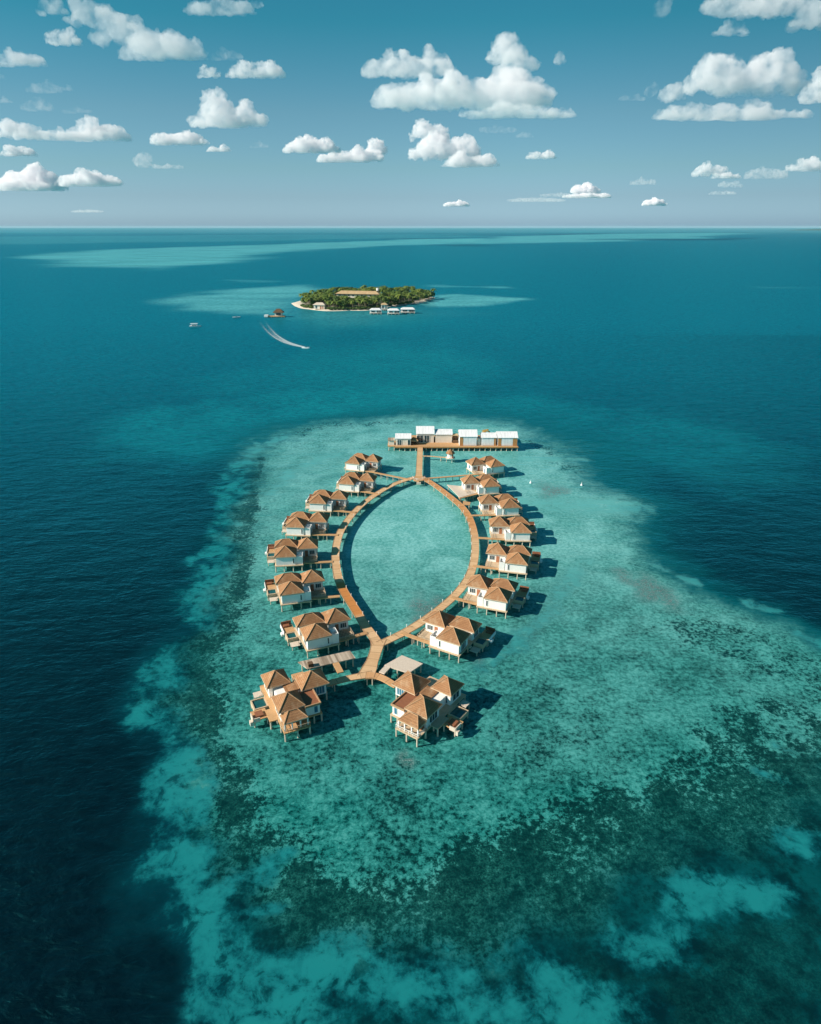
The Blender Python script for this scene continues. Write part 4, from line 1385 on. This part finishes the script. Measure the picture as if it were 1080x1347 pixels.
al = t.math('MULTIPLY', t.math('MAXIMUM', t.math('MULTIPLY', edge, .8), core), t.step(tr, 1.05, .25))
al = t.step(t.math('ADD', al, t.math('MULTIPLY', t.math('SUBTRACT', n, .5), .9)), .08, 1.0, 0, .62)
df = t.n('BsdfDiffuse')
df.inputs[0].default_value = (.75, .82, .84, 1)
tp_ = t.n('BsdfTransparent')
mx = t.n('MixShader')
t.l(al, mx.inputs[0])
t.l(tp_.outputs[0], mx.inputs[1])
t.l(df.outputs[0], mx.inputs[2])
t.l(mx.outputs[0], t.out.inputs['Surface'])
me.materials.append(t.m)
tag(link('boat_wake', me), 'white foam wake curving behind the speedboat', 'wake', None, 'stuff')

for px, py, lab in ((698, 635.5, 'small white mooring buoy off the villa with the pale terrace'), (765, 638.5, 'small white buoy at the reef edge, right of the rusty coral patch')):
    x, y = at(px, py)
    o = thing('buoy', lab, 'buoy', (x, y, 0))
    MB().bar((0, 0, -.3), (0, 0, .45), .55, 10, .4).bar((0, 0, .45), (0, 0, .8), .36, 10, .15).build('float', M['boat'], o)
    MB().bar((0, 0, .8), (0, 0, 1.5), .07, 5).build('mast', M['boat'], o)

# a long low island on the right of the horizon
x, y = 12500, 21500
fi = MB()
prof = [(-1, 0), (-.8, .45), (-.4, .8), (0, .9), (.5, 1), (1, .6)]
vs = []
for s, h in prof:
    vs += [(s * 1500, -200, -2), (s * 1500, -60, h * 34), (s * 1500, 150, h * 34), (s * 1500, 300, -2)]
fs = []
for i in range(len(prof) - 1):
    a, b = i * 4, i * 4 + 4
    fs += [(a, b, b + 1, a + 1), (a + 1, b + 1, b + 2, a + 2), (a + 2, b + 2, b + 3, a + 3)]
fi.add(vs, fs + [(0, 1, 2, 3), (23, 22, 21, 20)])
o = fi.build('distant_island', mottled('far_woods', (.03, .06, .03), (.05, .08, .03), .02))
o.location = (x, y, 0)
tag(o, 'thin dark island on the horizon at the right edge', 'island')
o['kind'] = 'structure'

# ------------------------------------------------------------------ clouds
def cloud_material(name, dens, size=.01, lo=.38):
    size *= 1.35
    t = NT(name)
    v = t.n('VolumePrincipled')
    v.inputs['Color'].default_value = (1, .978, .990, 1)
    v.inputs['Density'].default_value = dens
    v.inputs['Anisotropy'].default_value = 0
    co = t.coords('Object')
    n = t.noise(co, size, 4, .56)
    n2 = t.noise(co, size * .32, 3, .55)
    f = t.math('ADD', t.math('MULTIPLY', n, .68), t.math('MULTIPLY', n2, .32))
    t.set(v.inputs['Density'], t.math('MULTIPLY', t.step(f, lo - .02, lo + .26), dens))
    t.l(v.outputs[0], t.out.inputs['Volume'])
    return t.m


CM = {.05: cloud_material('cloud_small', .040, .022, .39), .026: cloud_material('cloud_medium', .021, .013, .39), .017: cloud_material('cloud_large', .0135, .0085, .38),
      .009: cloud_material('cloud_thin', .007, .016, .41), .005: cloud_material('cloud_veil', .0045, .016, .42)}
TEX = []
for i, sz in enumerate((1.0, .4)):
    tx = bpy.data.textures.new('cloud_lumps%d' % i, 'CLOUDS')
    tx.noise_scale = sz
    tx.noise_depth = 3
    TEX.append(tx)


def cloud(label, puffs, dens, seed, alt=820, flat=.25):
    """puffs: (centre x, centre y, width, height) as measured; the base of the lowest one fixes the distance"""
    rng = random.Random(seed)
    base_y = max(cy + h / 2 for cx, cy, w, h in puffs)
    elev = PITCH - math.atan((base_y - 673.5) / FOC)      # below the axis
    elev = -(elev - 0) if False else math.atan((673.5 - base_y) / FOC) - PITCH
    D = (alt - CAM_H) / math.tan(elev)
    # metres per pixel at that distance, seen from the drone
    depth = D * math.cos(PITCH) - (alt - CAM_H) * math.sin(PITCH)
    mpp = depth / FOC
    mx = sum(p[0] for p in puffs) / len(puffs)
    cx0 = (mx - 540) * mpp
    bm = bmesh.new()
    hmax = 0
    for cx, cy, w, h in puffs:
        W, H = w * mpp, h * mpp / math.cos(elev + PITCH * 0)
        zb = (base_y - (cy + h / 2)) * mpp
        hmax = max(hmax, H)
        x0 = (cx - mx) * mpp
        n = max(20, min(130, int(34 * W / H)))
        dy = rng.uniform(-.04, .04) * W - (cy - sum(q[1] for q in puffs) / len(puffs)) * mpp * 1.6
        kk = (D + dy) / D
        x0 = (cx0 + x0) * kk - cx0
        zb = (alt - CAM_H + zb) * kk - (alt - CAM_H)
        # a flat-bottomed core, then billows heaped on it
        for q in range(max(1, round(W / H / 1.4))):
            kx = 0 if W / H < 2 else (q + .5) / max(1, round(W / H / 1.4)) * 1.5 - .75
            hh = H * (1 - .45 * kx * kx) * rng.uniform(.34, .42)
            bmesh.ops.create_icosphere(bm, subdivisions=2, radius=1, matrix=Matrix.Translation((x0 + kx * W / 2, dy, zb + hh * .8)) @ Matrix.Diagonal((max(hh * 1.25, W * .24), max(hh * 1.2, W * .16), hh, 1)))
        for i in range(n):
            u = rng.uniform(-1, 1)
            prof = max(.15, (1 - abs(u) ** 2.2)) ** .6 * (.72 + .28 * math.sin(u * 5 + seed))
            r = H * (.12 + .2 * rng.random() ** 1.7) * (.6 + .4 * prof)
            z = zb + r * .55 + rng.random() ** .8 * max(0, H * prof - 1.45 * r)
            x = x0 + u * (W / 2 - r * .8)
            y = dy + rng.uniform(-1, 1) * max(.22 * W * prof, .3 * H)
            bmesh.ops.create_icosphere(bm, subdivisions=1, radius=r, matrix=Matrix.Translation((x, y, z)) @ Matrix.Diagonal((1.15, 1.15, .9, 1)))
    me = bpy.data.meshes.new('tmp')
    bm.to_mesh(me)
    bm.free()
    o = bpy.data.objects.new('tmp', me)
    COL.objects.link(o)
    hm = sorted(p[3] for p in puffs)[len(puffs) // 2] * mpp
    rm = o.modifiers.new('r', 'REMESH')
    rm.mode = 'VOXEL'
    rm.voxel_size = max(hm / 30, hmax / 52)
    for tx, st, k in ((TEX[0], .42, .45), (TEX[1], .34, .17), (TEX[1], .12, .07)):
        e = bpy.data.objects.new('e', None)
        COL.objects.link(e)
        e.scale = (hm * k,) * 3
        e.location = (seed * 31.7, seed * 11.1, 0)
        dm = o.modifiers.new('d', 'DISPLACE')
        dm.texture = tx
        dm.texture_coords = 'OBJECT'
        dm.texture_coords_object = e
        dm.strength = hm * st
        dm.mid_level = .5
    rm = o.modifiers.new('r2', 'REMESH')
    rm.mode = 'VOXEL'
    rm.voxel_size = max(hm / 30, hmax / 52)
    dg = bpy.context.evaluated_depsgraph_get()
    ev = o.evaluated_get(dg)
    m2 = bpy.data.meshes.new_from_object(ev)
    for ob in [ob for ob in COL.objects if ob.name.split('.')[0] in ('tmp', 'e')]:
        bpy.data.objects.remove(ob)
    for v in m2.vertices:
        if v.co.z < 0:
            v.co.z *= flat
    m2.name = 'cloud'
    m2.materials.clear()
    m2.materials.append(CM[dens])
    m2.polygons.foreach_set('use_smooth', [True] * len(m2.polygons))
    c = link('cloud', m2, None, (cx0, D, alt))
    tag(c, label, 'cloud', 'clouds above the sea')
    return c


CLOUDS = [
    ('largest white cloud right of centre, with a tall turret', [(537, 93, 124, 30), (570, 87, 50, 28), (608, 122, 225, 42), (505, 125, 34, 32), (673, 112, 104, 58), (661, 70, 54, 46), (676, 88, 62, 34), (680, 148, 142, 28), (731, 86, 20, 16)], .017),
    ('ragged cloud below the largest one, sloping down to the right', [(564, 174, 56, 30), (587, 190, 96, 38), (618, 209, 74, 24)], .026),
    ('heavy grey-bottomed cloud high on the right', [(968, 98, 165, 58), (935, 92, 70, 40), (1020, 105, 70, 36), (945, 148, 160, 28), (880, 122, 32, 24), (1042, 153, 50, 12)], .017),
    ('thin streak of cloud left of the heavy right-hand cloud', [(830, 128, 36, 10), (855, 118, 16, 18)], .009),
    ('bright cloud cut by the right edge of the sky', [(1078, 112, 46, 46)], .026),
    ('long grey cloud at the top right corner', [(1000, 10, 170, 28), (1060, 22, 60, 34), (960, 37, 48, 26)], .026),
    ('little wisp at the top edge, left of the top right cloud', [(869, 8, 20, 28)], .009),
    ('long diagonal cloud at the upper left', [(128, 22, 70, 34), (165, 38, 80, 44), (200, 55, 80, 46), (238, 62, 70, 40)], .017),
    ('small cloud cut by the top edge beside the long diagonal cloud', [(70, 8, 40, 22)], .026),
    ('small flat-bottomed cloud under the long diagonal one', [(85, 47, 48, 24)], .05),
    ('flat cloud at the top edge, left of centre', [(290, 8, 92, 22), (338, 6, 20, 8)], .026),
    ('thin flat cloud touching the left edge, highest of those', [(22, 77, 80, 20)], .026),
    ('pale puff at the right end of the long diagonal cloud', [(298, 71, 46, 16)], .009),
    ('little puff left of the flat cloud under the top edge', [(275, 93, 32, 18)], .05),
    ('flat elongated cloud right of the little puff', [(337, 90, 80, 24)], .05),
    ('low wispy puff over the left edge clouds', [(60, 113, 44, 18), (88, 116, 20, 8)], .009),
    ('dim grey puff below the low wispy puff', [(50, 137, 42, 18)], .009),
    ('faint short streak right of the dim grey puff', [(102, 145, 40, 8)], .005),
    ('bulky white cloud in the left half, flat base and rounded top', [(290, 142, 84, 46), (325, 148, 62, 34), (285, 155, 70, 26)], .026),
    ('long low cloud reaching in from the left edge', [(132, 168, 80, 34), (105, 176, 80, 18), (25, 168, 70, 24), (60, 176, 80, 14)], .026),
    ('small lone cloud under the long low one', [(25, 197, 46, 16)], .05),
    ('flat cloud with a small tail below the bulky white cloud', [(235, 181, 74, 20), (288, 195, 34, 11), (262, 186, 30, 10)], .05),
    ('small crooked puff with a flat streak, left of centre', [(190, 208, 26, 22), (220, 219, 38, 6)], .009),
    ('broad low cloud near the horizon at the left edge', [(45, 232, 90, 32), (30, 240, 80, 22)], .026),
    ('flat bright cloud joining the broad low one', [(120, 234, 86, 22)], .026),
    ('flat white cloud left of the centre, beside a curling one', [(410, 188, 76, 26)], .05),
    ('curling cloud just left of the ragged one', [(452, 206, 70, 16), (480, 200, 50, 22), (496, 190, 30, 26)], .05),
    ('small flat cloud alone right of the ragged one', [(712, 202, 42, 14)], .05),
    ('tiny cloud low over the horizon near the middle', [(600, 267, 34, 9)], .05),
    ('small cloud low over the horizon with a faint veil', [(768, 247, 40, 15), (772, 257, 60, 7)], .05),
    ('tiny flat cloud low over the horizon right of the veil', [(860, 265, 34, 11)], .05),
    ('faint smudge of cloud above the tiny flat one', [(845, 238, 36, 10)], .009),
    ('low cloud in the row toward the right edge, leftmost', [(935, 222, 50, 18), (955, 230, 40, 10)], .026),
    ('low cloud in the middle of the right-hand row', [(1008, 227, 58, 16)], .009),
    ('low cloud at the end of the right-hand row', [(1062, 213, 50, 24)], .026),
    ('faint veil of cloud low above the horizon, right of centre', [(705, 262, 70, 7), (730, 256, 40, 6)], .005),
    ('faint wispy scrap of cloud below the flat cloud with a tail', [(342, 190, 26, 9)], .005),
    ('torn veil hanging under the largest white cloud', [(655, 170, 50, 10), (690, 177, 24, 9)], .005),
    ('grey dot of cloud at the left edge above the small lone cloud', [(8, 132, 18, 12), (6, 104, 16, 10)], .009),
    ('faint flat streak low over the horizon at far left', [(115, 277, 40, 5)], .005),
    ('thin low cloud under the right-hand row', [(958, 242, 34, 10), (950, 253, 36, 6)], .009)]
for i, (lab, puffs, dens) in enumerate(CLOUDS):
    cloud(lab, puffs, dens, i + 3)

# the sea air: one closed box round everything but the clouds
hz = MB().box(-72000, 72000, -66000, 72000, -3.0, 125)
t = NT('sea_haze')
v = t.n('VolumePrincipled')
v.inputs['Color'].default_value = (.58, .84, .94, 1)
v.inputs['Density'].default_value = 01.1e-5
t.l(v.outputs[0], t.out.inputs['Volume'])
tag(hz.build('haze', t.m), 'thin pale haze lying over the sea', 'haze', None, 'stuff')

# ------------------------------------------------------------------ light, sky, camera
SUN_EL, SUN_AZ = 29.5, 194.0          # azimuth of the sun, counted from +x counterclockwise
el, az = R(SUN_EL), R(SUN_AZ)
to_sun = Vector((math.cos(el) * math.cos(az), math.cos(el) * math.sin(az), math.sin(el)))
sl = bpy.data.lights.new('sun', 'SUN')
sl.energy = 4.6
sl.angle = R(.5)
sl.color = (1, .90, .78)
so = link('sun', sl)
so.rotation_euler = to_sun.to_track_quat('Z', 'Y').to_euler()
wd = bpy.data.worlds.new('World')
S.world = wd
wd.use_nodes = True
nt = wd.node_tree
bg = nt.nodes['Background']
sky = nt.nodes.new('ShaderNodeTexSky')
sky.sky_type = 'NISHITA'
sky.sun_disc = False
sky.sun_elevation = el
sky.sun_rotation = math.pi / 2 - az      # Blender turns it clockwise from +y
sky.air_density = 1.0
sky.dust_density = .6
sky.ozone_density = 2.0
# the photograph's grade: teal overhead, pale grey-blue low down
geo = nt.nodes.new('ShaderNodeTexCoord')
sep = nt.nodes.new('ShaderNodeSeparateXYZ')
nt.links.new(geo.outputs['Generated'], sep.inputs[0])
ramp = nt.nodes.new('ShaderNodeValToRGB')
ramp.color_ramp.elements.remove(ramp.color_ramp.elements[1])
for i, (pos, c) in enumerate(((0.0, (.72, 1.16, 1.98)), (.014, (.72, 1.15, 1.88)), (.036, (.63, .94, 1.40)), (.07, (.59, .91, 1.11)), (.1316, (.52, .88, .95)), (.2245, (.19, .84, .83)), (.4, (.15, .80, .80)))):
    e = ramp.color_ramp.elements[0] if i == 0 else ramp.color_ramp.elements.new(pos)
    e.position = pos
    e.color = tuple(v / 2.5 for v in c) + (1,)
nt.links.new(sep.outputs[2], ramp.inputs[0])
tint = nt.nodes.new('ShaderNodeMix')
tint.data_type = 'RGBA'
tint.blend_type = 'MULTIPLY'
tint.inputs[0].default_value = 1
nt.links.new(sky.outputs[0], tint.inputs[6])
nt.links.new(ramp.outputs[0], tint.inputs[7])
gain = nt.nodes.new('ShaderNodeVectorMath')
gain.operation = 'SCALE'
gain.inputs['Scale'].default_value = 2.5
nt.links.new(tint.outputs[2], gain.inputs[0])
# sky gain lowered towards the right, for lens falloff and the model's brighter side
sdx = nt.nodes.new('ShaderNodeMapRange')
sdx.interpolation_type = 'SMOOTHSTEP'
for k, v in (('From Min', .05), ('From Max', .6), ('To Min', 2.5), ('To Max', 1.8)):
    sdx.inputs[k].default_value = v
nt.links.new(sep.outputs[0], sdx.inputs['Value'])
nt.links.new(sdx.outputs[0], gain.inputs['Scale'])
nt.links.new(gain.outputs[0], bg.inputs[0])
bg.inputs[1].default_value = .066

cam = bpy.data.cameras.new('camera')
cam.sensor_fit = 'VERTICAL'
cam.sensor_height = 36
cam.sensor_width = 36
cam.lens = 36 * FOC / 1347
cam.clip_start = .5
cam.clip_end = 200000
co = link('camera', cam, None, (0, 0, CAM_H))
co.rotation_euler = (math.pi / 2 - PITCH, 0, 0)
S.camera = co
S.view_settings.view_transform = 'Standard'
S.view_settings.look = 'None'
S.view_settings.exposure = .6
S.view_settings.gamma = 1
S.cycles.max_bounces = 24
S.cycles.volume_bounces = 24
S.cycles.transparent_max_bounces = 8
S.cycles.volume_step_rate = 1.0
